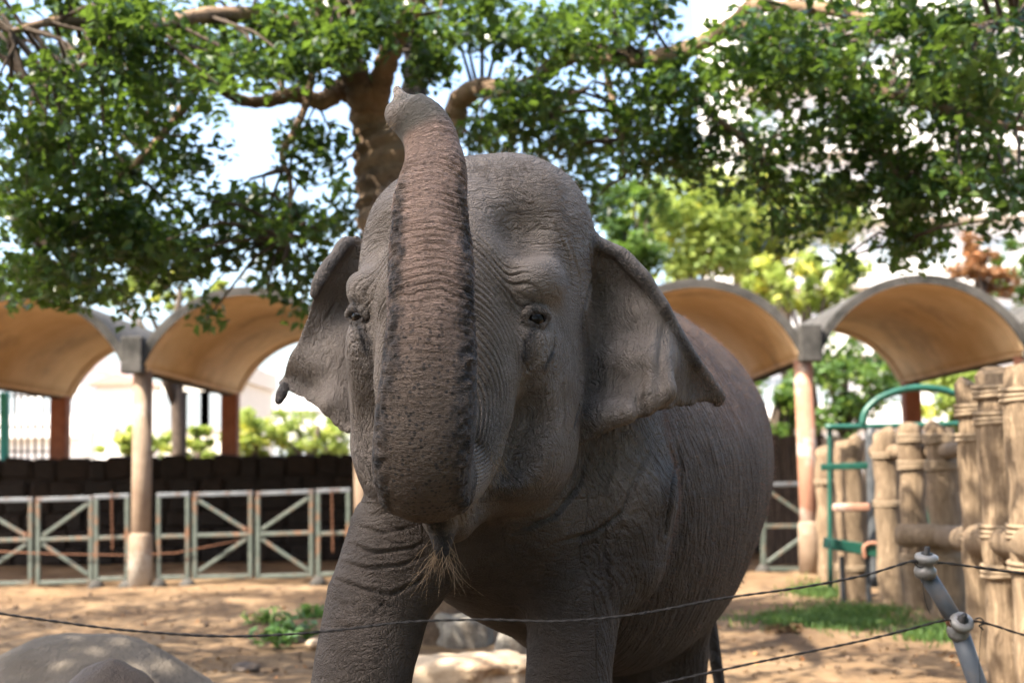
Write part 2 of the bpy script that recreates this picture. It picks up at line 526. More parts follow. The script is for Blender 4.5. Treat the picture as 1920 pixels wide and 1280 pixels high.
limb('branch', [P(700, 240, TY), P(706, 195, TY - .15), P(718, 140, TY - .4), P(738, 85, TY - .7), P(770, 25, TY - 1.1), P(800, -70, TY - 1.6)], [.17, .13, .115, .10, .08, .05])
limb('branch', [P(750, 330, TY + .2), P(800, 255, TY + .2), P(850, 240, TY + .3), P(860, 190, TY + .2), P(905, 165, TY), P(985, 165, TY - .3), P(1060, 108, TY - .6), P(1130, 105, TY - .8), P(1210, 112, TY - 1.0), P(1290, 92, TY - 1.1), P(1370, 45, TY - 1.2), P(1440, -30, TY - 1.3)], [.17, .13, .12, .11, .10, .09, .085, .09, .085, .08, .06, .04])
limb('branch', [P(770, 300, TY + .5), P(775, 200, TY + .6), P(778, 120, TY + .7), P(776, 20, TY + .8), P(780, -80, TY + 1)], [.22, .15, .12, .10, .08], bark_shade)
limb('branch', [P(680, 190, TY), P(640, 168, TY - .1), P(605, 190, TY - .2), P(550, 178, TY - .3), P(500, 190, TY - .4), P(452, 188, TY - .5), P(380, 150, TY - .8), P(290, 160, TY - 1.2), P(180, 120, TY - 1.6), P(60, 160, TY - 1.9)], [.12, .105, .09, .08, .065, .055, .05, .04, .035, .02])
limb('branch', [P(590, 100, TY - .5), P(575, 190, TY - .6), P(545, 260, TY - .7), P(528, 290, TY - .7), P(545, 350, TY - .8), P(540, 440, TY - .9)], [.045, .04, .035, .03, .025, .012], seg=7)
limb('branch', [P(640, 120, TY - .4), P(520, 40, TY - 1), P(380, 30, TY - 1.6), P(250, 60, TY - 2.2), P(120, 40, TY - 2.8), P(20, 60, TY - 3.2)], [.10, .08, .07, .05, .04, .02], seg=8)
limb('branch', [P(380, 150, TY - .8), P(300, 260, TY - .9), P(210, 350, TY - 1), P(130, 430, TY - 1), P(60, 500, TY - 1)], [.05, .042, .035, .028, .015], seg=7)
limb('branch', [P(1240, 110, TY - 1), P(1290, 160, TY - 1), P(1340, 220, TY - 1), P(1400, 270, TY - .9), P(1425, 350, TY - .8)], [.055, .045, .04, .03, .015], seg=7)
limb('branch', [P(1130, 105, TY - .8), P(1152, 200, TY - .8), P(1165, 245, TY - .8), P(1172, 330, TY - .8)], [.035, .03, .024, .012], seg=6)
limb('branch', [P(1370, 45, TY - 1.2), P(1500, 120, TY - 1.3), P(1600, 160, TY - 1.4), P(1720, 190, TY - 1.5), P(1850, 230, TY - 1.6), P(1980, 250, TY - 1.7)], [.08, .075, .065, .055, .04, .02], seg=8)
limb('branch', [P(1410, 10, TY - 1.3), P(1560, 20, TY - 1.6), P(1720, 60, TY - 2), P(1900, 40, TY - 2.4)], [.06, .05, .04, .02], seg=7)
limb('branch', [P(1600, 160, TY - 1.4), P(1640, 260, TY - 1.3), P(1690, 360, TY - 1.2), P(1700, 450, TY - 1.2)], [.045, .035, .028, .012], seg=6)
# limbs that reach forward, above the picture
limb('branch', [P(640, 95, TY - .5), P(660, 0, TY - 1.2), Vector((-1.9, 8.8, 6.8)), Vector((-2.2, 7.0, 7.0))], [.11, .11, .10, .05])
limb('branch', [Vector((-1.9, 8.8, 6.8)), Vector((-3.6, 7.2, 6.9)), Vector((-5.2, 5.4, 6.6)), Vector((-6.2, 3.6, 6.2))], [.11, .09, .06, .03])
limb('branch', [P(770, 25, TY - 1.1), P(790, -60, TY - 1.6), Vector((-.5, 8.6, 6.8)), Vector((-.1, 7.0, 7.0))], [.08, .08, .07, .05])

trng = random.Random(11)
CL = []
def region(cx, cy, rx, ry, n, ya, yb, nl=84, cr=.275):
    for _ in range(int(n * 1.05)):
        while True:
            u, v = trng.uniform(-1, 1), trng.uniform(-1, 1)
            if u * u + v * v < 1: break
        Y = trng.uniform(ya, yb)
        r = cr * trng.uniform(.7, 1.35)
        CL.append((tuple(P(cx + u * rx, cy + v * ry, Y)), (r * 1.15, r * 1.15, r * .8), int(nl * trng.uniform(.6, 1.4))))
REG = [
    (110, 110, 200, 150, 34, 8.8, 11.8), (60, 320, 150, 140, 26, 9.2, 12), (150, 470, 170, 80, 20, 9.5, 12), (310, 440, 120, 80, 13, 10, 12),
    (370, 90, 140, 110, 18, 9.2, 12), (540, 70, 110, 80, 13, 10, 12.5), (290, 270, 90, 80, 9, 10, 12), (530, 460, 85, 80, 13, 10.5, 12.5), (470, 385, 60, 30, 3, 11, 12.3),
    (590, 290, 60, 50, 5, 11, 12.5), (640, 400, 40, 50, 3, 12.5, 13.5), (870, 40, 160, 60, 15, 10, 12.5), (680, 20, 90, 40, 7, 11, 12.6), (1010, 210, 90, 80, 13, 10.5, 12.5), (920, 230, 50, 50, 4, 11.5, 13),
    (1130, 50, 140, 60, 13, 10, 12.5), (1080, 280, 60, 45, 4, 11, 13), (1120, 370, 60, 50, 5, 12.5, 14), (1190, 230, 50, 80, 6, 10.5, 12), (1290, 200, 80, 90, 11, 10.5, 12), (1340, 300, 90, 60, 7, 10.5, 12),
    (1470, 90, 110, 100, 17, 9.5, 12), (1640, 90, 160, 110, 24, 9, 12), (1840, 100, 120, 130, 22, 8.8, 12), (1590, 250, 130, 90, 13, 10, 12), (1760, 260, 150, 100, 19, 9.5, 12),
    (1700, 380, 110, 60, 10, 10, 12), (1870, 350, 80, 90, 10, 9.5, 12), (1450, 300, 90, 70, 8, 10.5, 12), (1530, 400, 90, 40, 5, 11, 12.5), (1690, 460, 60, 40, 5, 10.5, 12),
    (715, 40, 80, 50, 8, 10.2, 11.2), (600, 60, 60, 50, 5, 10.2, 11.2), (830, 130, 50, 50, 4, 11, 12), (60, 535, 120, 25, 5, 10.5, 12), (200, 545, 80, 30, 4, 10.5, 12),
]
for r_ in REG: region(*r_)
for cx, cy, n in ((392, 575, 2), (556, 565, 3), (500, 520, 2), (1585, 480, 2)):
    region(cx, cy, 20, 30, n, 11, 12, 18, .14)
N_IN = len(CL)
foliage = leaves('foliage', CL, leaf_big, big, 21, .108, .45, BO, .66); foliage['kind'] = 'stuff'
# the part of the crown above the picture
CO = []
for _ in range(18):
    x = trng.uniform(-4.5, 1.5); y = trng.uniform(6.0, 10.5)
    CO.append(((x, y, trng.uniform(1.55 + .40 * y + .9, 1.55 + .40 * y + 2.4)), (.7, .7, .4), 60))
for _ in range(210):
    x = trng.uniform(-11.0, -4.6); y = trng.uniform(4.0, 13.5)
    if x > -.42 * y - .9: continue
    CO.append(((x, y, max(trng.uniform(5.4, 7.6), 1.55 + .40 * y + 1.0 - .0 * x)), (.6, .6, .35), 75))
for _ in range(16):
    CO.append(((-5.9 + trng.gauss(0, .75), 3.9 + trng.gauss(0, .8), 6.3 + trng.gauss(0, .3)), (.6, .6, .4), 70))
for _ in range(26):
    x = trng.uniform(-.5, 4.0); y = trng.uniform(6.5, 9.5)
    CO.append(((x, y, max(trng.uniform(5.4, 7.6), 1.55 + .40 * y + 1.0)), (.5, .5, .3), 50))
f2 = leaves('foliage', CO, leaf_big, big, 22, .16, .3, BO, .62); f2['kind'] = 'stuff'
# twigs from the limbs to the clumps
mb = MB()
LP = np.vstack([c for c, r in LIMBS])
for c, r, n in CL + CO:
    c = np.array(c); k = np.linalg.norm(LP - c, axis=1).argmin(); a = LP[k]
    if np.linalg.norm(a - c) > 3.5: continue
    mid = (a + c) / 2 + np.array([trng.uniform(-.12, .12), trng.uniform(-.12, .12), trng.uniform(0, .18)])
    mb.tube([Vector(a - BO), Vector(mid - BO), Vector(c - BO)], [.022, .015, .006], 4, cap=False)
tw = mb.build('twigs', bark_dark, big, True); tw['kind'] = 'stuff'
# the nearest single leaves of the sprays that hang before the vaults
lm = bpy.data.meshes.new('leaf')
lm.from_pydata([(0, 0, 0), (.035, .05, .006), (0, .12, -.012), (-.035, .05, .006), (0, .055, -.002)], [], [(0, 4, 2, 1), (0, 3, 2, 4)])
lm.materials.append(leaf_big)
at = lm.attributes.new('tint', 'FLOAT', 'POINT'); at.data.foreach_set('value', [.5] * 5)
for cx, cy, rx, ry, n in ((392, 580, 26, 30, 26), (556, 570, 24, 40, 32), (1690, 480, 60, 30, 34), (250, 560, 60, 20, 26), (1588, 500, 24, 30, 18)):
    for _ in range(n):
        p = P(cx + trng.gauss(0, .5) * rx, cy + trng.gauss(0, .5) * ry, trng.uniform(11, 11.8))
        o = bpy.data.objects.new('leaf', lm); COL.objects.link(o); o.parent = big
        o.location = p - big.location; o.rotation_euler = (trng.uniform(-1.2, .3), trng.uniform(-.6, .6), trng.uniform(0, 6.28)); s = trng.uniform(.7, 1.2); o.scale = (s, s, s)


def bg_tree(label, px, py, Y, rx, ry, n, mat, size=.26, group=None, name='tree', trunk_r=.16, nl=60, seed=1, kind='tree'):
    c = P(px, py, Y)
    root = empty(name, (c.x, Y, 0)); tag(root, label, kind, group)
    r = random.Random(seed)
    RX, RZ = rx / 2400 * Y, ry / 2400 * Y
    cl = []
    for _ in range(n):
        while True:
            u, v, w = r.uniform(-1, 1), r.uniform(-1, 1), r.uniform(-1, 1)
            if u * u + v * v + w * w < 1: break
        q = .26 * min(RX, RZ) * r.uniform(.7, 1.3)
        cl.append(((c.x + u * RX, Y + v * min(RX, 2.5), max(.2, c.z + w * RZ)), (q * 1.2, q * 1.2, q), int(nl * r.uniform(.6, 1.4))))
    f = leaves('crown', cl, mat, root, seed, size, .3, root.location, .6); f['kind'] = 'stuff'
    mb = MB().tube([(0, 0, -.2), (.1, 0, c.z * .4), (-.05, .1, c.z * .8), (.1, 0, c.z + RZ * .3)], [trunk_r * 1.3, trunk_r, trunk_r * .8, trunk_r * .3], 9)
    mb.build('trunk', bark_dark, root, True)
    for k in range(5):
        q = Vector(cl[k * 3 % len(cl)][0]) - root.location
        MB().tube([(0, 0, c.z * .55), (q.x * .4, q.y * .4, (c.z * .6 + q.z) / 2), tuple(q)], [trunk_r * .55, trunk_r * .35, .03], 6).build('branch', bark_dark, root, True)
    return root
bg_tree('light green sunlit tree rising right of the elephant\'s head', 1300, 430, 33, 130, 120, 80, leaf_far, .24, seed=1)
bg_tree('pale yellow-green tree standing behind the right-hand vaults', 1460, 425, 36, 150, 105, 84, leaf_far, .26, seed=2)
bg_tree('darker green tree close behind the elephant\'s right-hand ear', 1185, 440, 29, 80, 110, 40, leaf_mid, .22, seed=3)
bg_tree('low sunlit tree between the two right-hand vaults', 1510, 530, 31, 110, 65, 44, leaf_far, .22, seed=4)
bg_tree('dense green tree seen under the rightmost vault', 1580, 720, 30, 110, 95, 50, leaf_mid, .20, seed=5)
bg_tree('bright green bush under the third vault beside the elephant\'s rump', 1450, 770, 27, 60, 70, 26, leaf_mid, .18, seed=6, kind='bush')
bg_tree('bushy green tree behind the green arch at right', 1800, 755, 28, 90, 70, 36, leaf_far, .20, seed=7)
bg_tree('rust-brown dry tree above the rightmost vault', 1840, 505, 30, 60, 75, 26, leaf_dry, .18, seed=8)
bg_tree('green tree at the right edge above the vault', 1925, 520, 34, 60, 90, 26, leaf_mid, .22, seed=9)
bg_tree('sunlit yellow-green bush beyond the wall, left of the big column gap', 250, 835, 30, 70, 40, 22, leaf_far, .18, seed=10, kind='bush')
bg_tree('sunlit yellow-green bush beyond the wall, right of the left column', 370, 838, 31, 75, 38, 22, leaf_far, .18, seed=11, kind='bush')
bg_tree('tall sunlit bush beyond the wall beside the rear red column', 480, 815, 31, 60, 55, 26, leaf_far, .18, seed=12, kind='bush')
bg_tree('sunlit bush beyond the wall below the elephant\'s smaller ear', 590, 815, 32, 90, 60, 34, leaf_far, .18, seed=13, kind='bush')
bg_tree('light green tree over the left-hand vaults', 330, 540, 27, 190, 28, 34, leaf_far, .20, seed=14)

# ---- added tree, unseen behind the camera to the left, to shade the elephant
sc = Vector((.1, 4.4, 1.3)) + SUN_DIR * 21
st = empty('sun_blocker_tree', (sc.x - 1.2, sc.y - 1.4, 0)); tag(st, 'added unseen tree beside the path behind the camera, shading the elephant', 'tree')
rr = random.Random(77); cl = []
ua = Vector((0, 0, 1)).cross(SUN_DIR).normalized(); ub = SUN_DIR.cross(ua)
for _ in range(165):
    a_, d_ = rr.uniform(0, 6.283), math.sqrt(rr.random())
    q = sc + ua * math.cos(a_) * d_ * SHADE_R[0] + ub * math.sin(a_) * d_ * SHADE_R[1] + SUN_DIR * rr.uniform(-1.2, 1.2)
    cl.append((tuple(q), (.55, .55, .45), 95))
leaves('crown', cl, leaf_big, st, 78, .24, .3, st.location, .62)['kind'] = 'stuff'
MB().tube([(0, 0, -.2), (.1, .1, 4.0), (.3, .4, 10.0), (.9, 1.0, sc.z - 1.0)], [.45, .36, .28, .12], 12).build('trunk', bark_dark, st, True)
for k in range(7):
    q = Vector(cl[k * 9][0]) - st.location
    MB().tube([(.3, .4, 10.0), (q.x * .6, q.y * .6, q.z * .85), tuple(q)], [.10, .07, .02], 7).build('branch', bark_dark, st, True)

# ---- low greenery along the wire fence, added unseen to cut bounce light
hg = empty('blocker_hedge', (0, 1.9, 0)); tag(hg, 'added unseen hedge below the camera along the wire fence', 'blocker_hedge')
rr = random.Random(5)
leaves('foliage', [((rr.uniform(-4.5, 4.5), rr.uniform(1.3, 2.7), rr.uniform(.15, .72)), (.25, .25, .16), 55) for _ in range(150)], leaf_big, hg, 90, .11, .1, hg.location, .55)['kind'] = 'stuff'
for k in range(10):
    MB().tube([(-4.3 + k * .95, 0, -.05), (-4.25 + k * .95, .1, .35), (-4.4 + k * .95, -.1, .65)], [.025, .02, .01], 6).build('stem', bark_dark, hg, True)

# ---- added tree screens, unseen behind and beside the camera, to cut low light
tp = empty('sky_blocker_trees', (0, -4.2, 0)); tag(tp, 'added unseen screen of trees across the path behind the camera', 'blocker_hedge')
cl = []
for _ in range(430):
    x = rr.uniform(-10, 12); top = 5.0 + 8.5 * min(1, max(0, (x + 3.2) / 2.5))
    cl.append(((x, -4.2 + rr.uniform(-.7, .7), .2 + (top - .2) * rr.random()), (.85, .55, .75), 60))
for _ in range(120):
    cl.append(((-8.5 + rr.uniform(-.5, .5), rr.uniform(-4, 4.5), rr.uniform(.2, 5.6)), (.5, .8, .6), 60))
for _ in range(170):
    cl.append(((9.5 + rr.uniform(-.6, .6), rr.uniform(-4, 7.5), rr.uniform(.2, 9.0)), (.55, .85, .75), 60))
leaves('foliage', cl, leaf_big, tp, 91, .34, .2, tp.location, .6)['kind'] = 'stuff'
for k in range(12):
    MB().tube([(-8.5 + k * 1.7, 0, -.1), (-8.4 + k * 1.7, .1, 1.5), (-8.5 + k * 1.7, -.1, 4.6 if k < 4 else 11.5)], [.16, .11, .04], 7).build('trunk', bark_dark, tp, True)

bg_tree('tall pale green tree in the gap above the third vault', 1385, 385, 40, 110, 80, 50, leaf_far, .26, seed=15)
# ================================================================ gates and railings along the shelter
gate_paint = simple_mat('pale_green_gate_paint', (.058, .073, .061), (.10, .118, .10), 9, .45, .25, 40, spec=.5, third=(.17, .085, .045))
gate_steel = simple_mat('worn_galvanised_rail', (.14, .155, .17), (.22, .235, .25), 9, .35, .2, 40, spec=.5, metallic=.5, third=(.16, .10, .07))
rust_m = simple_mat('rusty_iron', (.10, .045, .025), (.19, .09, .05), 25, .85, .4, 60)
def bar(a, b, w, mat, name, parent, off=(0, 0, 0)):
    """square hollow-section bar from a to b, child of parent"""
    a, b = Vector(a), Vector(b); d = (b - a); L = d.length; d.normalize()
    yv = Vector((0, 1, 0)); x = d; z = x.cross(yv).normalized(); yv = z.cross(x)
    rot = Matrix((x, yv, z)).transposed()
    o = MB().box((a + b) / 2, (L, w, w), rot, bev=w * .12).build(name, mat)
    o.data.transform(Matrix.Translation(-parent.location)); o.parent = parent
    return o
def frame(name, label, cat, x0, x1, yt0, yt1, ym0, ym1, yb0, yb1, Y, diags=(), w=.062, group=None, feet=None, base=False):
    """a welded frame: stiles, three rails and braces; numbers are where the photograph shows it at distance Y"""
    c = P((x0 + x1) / 2, (yb0 + yb1) / 2, Y)
    root = empty(name, (c.x, Y, 0)); tag(root, label, cat, group)
    TL, TR, BL_, BR = P(x0, yt0, Y), P(x1, yt1, Y), P(x0, yb0, Y), P(x1, yb1, Y)
    ML, MR = P(x0, ym0, Y), P(x1, ym1, Y)
    h = Vector((w / 2 + .002, 0, 0)); e = Vector((0, 0, w / 2))
    lowL = Vector((BL_.x, Y, 0)) if base else BL_ - e
    lowR = Vector((BR.x, Y, 0)) if base else BR - e
    bar(lowL, TL - e - Vector((0, 0, .002)), w, gate_paint, 'stile', root); bar(lowR, TR - e - Vector((0, 0, .002)), w, gate_paint, 'stile', root)
    bar(TL - h, TR + h, w, gate_steel, 'top_rail', root)
    bar(ML + h, MR - h, w * .9, gate_paint, 'middle_rail', root); bar(BL_ + h, BR - h, w * .9, gate_paint, 'bottom_rail', root)
    for (ax, ay, bx_, by) in diags:
        bar(P(ax, ay, Y), P(bx_, by, Y), w * .82, gate_paint, 'brace', root)
    if base:
        for q in (lowL, lowR):
            MB().tube([q - Vector((0, 0, .03)), q + Vector((0, 0, .06)), q + Vector((0, 0, .11))], [.15, .09, .045], 10).build('concrete_foot', conc_grey, root, True).data.transform(Matrix.Translation(-root.location))
    return root
GY_ = 18.5
frame('gate_leaf', 'green-grey metal gate leaf with cross braces at the left edge of the picture', 'gate', -52, 58, 938, 936, 1013, 1011, 1094, 1092, GY_, [(-46, 948, 50, 1004), (50, 1020, -46, 1082)])
frame('gate_leaf', 'metal gate leaf with cross braces, second from the left edge', 'gate', 72, 171, 936, 933, 1011, 1008, 1092, 1089, GY_, [(80, 1004, 165, 944), (80, 1019, 165, 1076)])
frame('railing', 'short railing panel with a hanging chain, left of the round column', 'railing', 181, 239, 931, 929, 1008, 1006, 1085, 1083, GY_, base=True)
frame('railing', 'short empty railing panel just right of the round column', 'railing', 298, 352, 928, 926, 1005, 1004, 1082, 1081, GY_, base=True)
frame('gate_leaf', 'pale green gate leaf with braces, right of the round column', 'gate', 366, 470, 927, 924, 1003, 1001, 1081, 1079, GY_, [(373, 938, 462, 993), (373, 1070, 462, 1010)])
frame('gate_leaf', 'pale green gate leaf with braces next to the elephant\'s foreleg', 'gate', 484, 584, 925, 921, 1001, 998, 1080, 1077, GY_, [(491, 992, 578, 933), (491, 1010, 578, 1068)])
frame('railing', 'railing panel half hidden behind the elephant\'s foreleg', 'railing', 597, 653, 920, 918, 1000, 998, 1076, 1074, GY_, base=True)
frame('gate_leaf', 'open metal gate leaf behind the elephant\'s rump at right', 'gate', 1431, 1526, 908, 906, 986, 985, 1066, 1066, 19.2, [(1438, 918, 1519, 974), (1519, 996, 1438, 1054)], w=.07, base=True)
def chain(label, x, y0, y1, Y):
    a, b = P(x, y0, Y), P(x + 2, y1, Y); n = int((a - b).length / .038)
    root = MB()
    for k in range(n):
        c = a.lerp(b, (k + .5) / n); pts = []
        for t in range(9):
            an = 2 * math.pi * t / 8
            u = math.cos(an) * .014; v = math.sin(an) * .026
            pts.append(c + (Vector((u, 0, v)) if k % 2 else Vector((0, u, v))))
        root.tube(pts, .006, 5, cap=False)
    o = root.build('chain', rust_m, None, True, origin=a); tag(o, label, 'chain', 'rusty chains on the railings')
chain('rusty chain hanging from the railing left of the round column', 209, 922, 1030, GY_ - .06)
chain('rusty chain hanging from the railing next to the foreleg', 622, 916, 1035, GY_ - .06)
o = MB().tube([P(-30, 1032, GY_ - .08), P(100, 1038, GY_ - .08), P(240, 1040, GY_ - .08), P(330, 1036, GY_ - .08), P(450, 1012, GY_ - .08)], .009, 5).build('loose_wire', rust_m, None, True)
tag(o, 'thin sagging wire strung along the left gates', 'wire')

# grille behind the wall at far left
teal = simple_mat('turquoise_paint', (.03, .30, .27), (.06, .40, .36), 8, .5, .1)
black_m = simple_mat('black_iron', (.02, .02, .02), (.045, .042, .04), 12, .6, .2)
gr = empty('bar_grille', (P(40, 850, 24.6).x, 24.6, 0)); tag(gr, 'black vertical bar grille with a turquoise post beyond the wall at far left', 'grille')
bar(P(9, 1040, 24.6), P(9, 735, 24.6), .15, teal, 'post', gr)
for px in (-40, -22, 28, 40, 52, 66, 80):
    bar(P(px, 1040, 24.6), P(px, 735, 24.6), .035, black_m, 'upright', gr)
for py in (742, 800, 846):
    bar(P(-60, py, 24.68), P(95, py, 24.68), .03, black_m, 'crossbar', gr)

# boarded panel at the right end of the wall
wood_grey = simple_mat('weathered_boards', (.055, .040, .028), (.11, .082, .06), 5, .85, .5, 25)
bp_ = empty('board_screen', (P(1490, 1060, 20.6).x, 20.6, 0)); tag(bp_, 'screen of brown upright boards behind the open gate at right', 'screen')
for k in range(7):
    x0 = P(1432 + k * 17, 900, 20.6).x
    o = MB().box((x0 + .07, 20.6 + (.015 if k % 2 else 0), 1.0), (.136, .03, 2.06 + .05 * math.sin(k * 2.1)), bev=.006).build('board', wood_grey)
    o.data.transform(Matrix.Translation(-bp_.location)); o.parent = bp_

pf = empty('plank_fence', (P(1700, 1060, 17.6).x, 17.6, 0)); tag(pf, 'dark upright plank fence standing behind the rope-lashed log posts', 'fence')
for k in range(17):
    x0 = P(1545 + k * 18.6, 900, 17.6).x
    o = MB().box((x0 + .065, 17.6 + (.015 if k % 2 else 0), P(1700, 818, 17.6).z / 2), (.13, .03, P(1700, 818, 17.6).z + .05 * math.sin(k * 2.7)), bev=.006).build('board', wood_grey)
    o.data.transform(Matrix.Translation(-pf.location)); o.parent = pf

# ================================================================ log-like posts lashed with rope, at the right
log_m = simple_mat('log_surface', (.215, .150, .093), (.31, .228, .146), 4, .85, .6, 18, dist=.03, third=(.15, .104, .066))
def add_grain(m, scale=(26, 26, 1.6), strength=.6, dist=.02, dark=(.16, .112, .070)):
    nt = m.node_tree; b = nt.nodes['Principled BSDF']; lk = nt.links.new
    tc = N(nt, 'ShaderNodeTexCoord'); mp = N(nt, 'ShaderNodeMapping'); mp.inputs['Scale'].default_value = scale; lk(tc.outputs['Object'], mp.inputs[0])
    n = N(nt, 'ShaderNodeTexNoise', Scale=1.0, Detail=5, Roughness=.65, Distortion=.6); lk(mp.outputs[0], n.inputs['Vector'])
    g = ramp(nt, mth(nt, 'ABSOLUTE', mth(nt, 'SUBTRACT', n.outputs[0], .5)), [(0, (0, 0, 0)), (.10, (1, 1, 1))])
    src = b.inputs['Base Color'].links[0].from_socket
    lk(mixc(nt, g, dark, src), b.inputs['Base Color'])
    bp = N(nt, 'ShaderNodeBump', Strength=strength, Distance=dist); lk(g, bp.inputs['Height']); lk(b.inputs['Normal'].links[0].from_socket, bp.inputs['Normal']); lk(bp.outputs[0], b.inputs['Normal'])
add_grain(log_m); add_grain(wood_grey, (40, 40, 2), .6, .01, (.03, .02, .015))
rope_m = simple_mat('rope', (.19, .14, .09), (.29, .22, .148), 30, .9, .6, 90)
def log_post(label, px, w, ytop, Y, wraps, lean=0.0, seed=0):
    r = random.Random(seed)
    c = P(px, 1000, Y); top = P(px, ytop, Y).z; rad = w / 2 / 2400 * Y
    root = empty('log_post', (c.x, Y, 0)); tag(root, label, 'post', 'log posts lashed with rope')
    n = 18; pts = []; rr = []
    for k in range(n + 1):
        t = k / n; z = -.1 + (top + .1) * t
        pts.append((lean * t + .012 * math.sin(k * 1.1 + seed), .01 * math.cos(k * .9 + seed), z)); rr.append(rad * (1.06 - .10 * t + .03 * math.sin(k * 1.9 + seed * 2)))
    pts.append((lean, 0, top + .015)); rr.append(rad * .75)
    o = MB().tube(pts, rr, 18).build('log', log_m, root, True)
    for v in o.data.vertices:                                # fluted, uneven bark
        a = math.atan2(v.co.y, v.co.x); f = 1 + .035 * math.sin(a * 7 + v.co.z * 2 + seed) + .02 * math.sin(a * 13 + v.co.z * 5)
        v.co.x *= f; v.co.y *= f
    for (wy, k) in wraps:                                    # rope turns at these heights in the photograph
        z0 = P(px, wy, Y).z
        for q in range(k):
            t = (z0 - q * .034) / top; ra = rad * (1.06 - .10 * t) * 1.05 + .004
            ring = [(lean * t + math.cos(2 * math.pi * s / 20) * ra, math.sin(2 * math.pi * s / 20) * ra, z0 - q * .034 + .007 * math.sin(2 * math.pi * s / 20 + q)) for s in range(21)]
            MB().tube(ring, .0175, 6, cap=False).build('rope_turn', rope_m, root, True)
    return root
log_post('tallest log post at the right edge, cut by the frame', 1938, 84, 684, 8.5, [(730, 3), (985, 3), (1055, 2)], seed=1)
log_post('thick tall log post second from the right edge', 1880, 72, 700, 9.2, [(725, 3), (775, 3), (985, 3), (1060, 3)], seed=2)
log_post('tall log post half hidden between the thick tall post and the shorter ones', 1832, 52, 720, 10.2, [(760, 3), (815, 2), (1000, 2)], seed=3)
log_post('shorter log post with rope-wrapped top, nearest the tall posts', 1773, 57, 800, 13.2, [(815, 3), (865, 3), (985, 3), (1040, 3)], seed=4)
log_post('shorter log post with rope-wrapped top, second from the tall posts', 1716, 47, 802, 13.7, [(815, 3), (865, 3), (985, 3), (1040, 3)], seed=5)
log_post('plain shaded log post right of the dark pipe of the green arch', 1667, 46, 812, 14.3, [(850, 2), (940, 2)], seed=6)
log_post('short log post standing behind the green trough', 1597, 54, 826, 15.3, [(1060, 2)], seed=7)
log_post('slim log post left of the green trough by the open gate', 1551, 36, 842, 17.2, [(900, 2)], seed=8)
def log_rail(label, pts, r, seed):
    C, _ = smooth_path([np.array(p) for p in pts], [[0]] * len(pts), 24)
    rr = random.Random(seed)
    o = MB().tube([Vector(c) for c in C], [r * rr.uniform(.9, 1.12) for _ in C], 12).build('log_rail', log_m, None, True, origin=C[len(C) // 2])
    tag(o, label, 'rail', 'log rails between the posts')
log_rail('lower log rail running across the rope-lashed posts', [P(1688, 1004, 13.4), P(1740, 1003, 13.1), P(1790, 1008, 12.5), P(1840, 1012, 9.9), P(1960, 1020, 8.1)], .115, 1)
log_rail('upper log rail tied across the tops of the shorter posts', [P(1640, 846, 14.5), P(1700, 847, 13.95), P(1760, 846, 13.4), P(1822, 838, 11.6)], .080, 2)

# ================================================================ green arch, trough and pipes by the posts
green_m = simple_mat('green_enamel', (.006, .052, .036), (.014, .088, .060), 7, .4, .1, spec=.5)
dark_pipe = simple_mat('dark_grey_pipe', (.04, .045, .05), (.085, .09, .095), 7, .5, .15)
AY = 15.0
ar = empty('arch_frame', (P(1700, 800, AY).x, AY, 0)); tag(ar, 'green tubular arch over a crossbar with a dark upright pipe, behind the log posts', 'arch')
def pipe(pts, r, mat, name, parent, seg=10):
    C, _ = smooth_path([np.array(p) for p in pts], [[0]] * len(pts), len(pts) * 6)
    o = MB().tube([Vector(c) for c in C], r, seg).build(name, mat, None, True)
    if parent: o.data.transform(Matrix.Translation(-parent.location)); o.parent = parent
    return o
pipe([P(1617, 796, AY), P(1624, 770, AY), P(1650, 746, AY), P(1695, 730, AY), P(1742, 727, AY), P(1790, 738, AY), P(1822, 760, AY), P(1832, 796, AY)], .042, green_m, 'arch_tube', ar)
pipe([P(1548, 800, AY), P(1640, 799, AY), P(1740, 796, AY), P(1836, 793, AY)], .034, green_m, 'crossbar', ar)
pipe([P(1631, 802, AY + .02), P(1636, 950, AY + .02), P(1640, 1100, AY + .02)], .060, dark_pipe, 'upright', ar)
pipe([P(1556, 803, AY + .05), P(1556, 880, AY + .05), P(1557, 1100, AY + .05)], .030, green_m, 'upright', ar)
pipe([P(1742, 800, AY + .05), P(1744, 950, AY + .05), P(1746, 1120, AY + .05)], .030, green_m, 'upright', ar)
o = MB().box(P(1583, 874, AY - .25), (.54, .05, .075), Matrix.Rotation(R(-1), 3, 'Y'), bev=.01).build('cross_plate', green_m); o.data.transform(Matrix.Translation(-ar.location)); o.parent = ar
o = MB().box(P(1596, 951, AY - .22), (.42, .10, .09), bev=.02).build('timber_block', paint_pink); o.data.transform(Matrix.Translation(-ar.location)); o.parent = ar
tr_ = empty('feed_trough', (P(1600, 1040, 14.6).x, 14.6, 0)); tag(tr_, 'green sloping metal trough with a bent pipe on it, before the short log post', 'trough')
c = P(1600, 1034, 14.6); rot = Matrix.Rotation(R(10), 3, 'Y')
for off, size in (((0, 0, 0), (.58, .34, .025)), ((0, -.18, .05), (.58, .02, .12)), ((0, .18, .05), (.58, .02, .12)), ((-.30, 0, .05), (.02, .34, .12)), ((.30, 0, .05), (.02, .34, .12))):
    o = MB().box(c + rot @ Vector(off), size, rot, bev=.006).build('panel', green_m); o.data.transform(Matrix.Translation(-tr_.location)); o.parent = tr_
pipe([P(1622, 1046, 14.4), P(1620, 1026, 14.4), P(1632, 1018, 14.4), P(1656, 1019, 14.4)], .022, paint_pink, 'bent_pipe', tr_, 8)
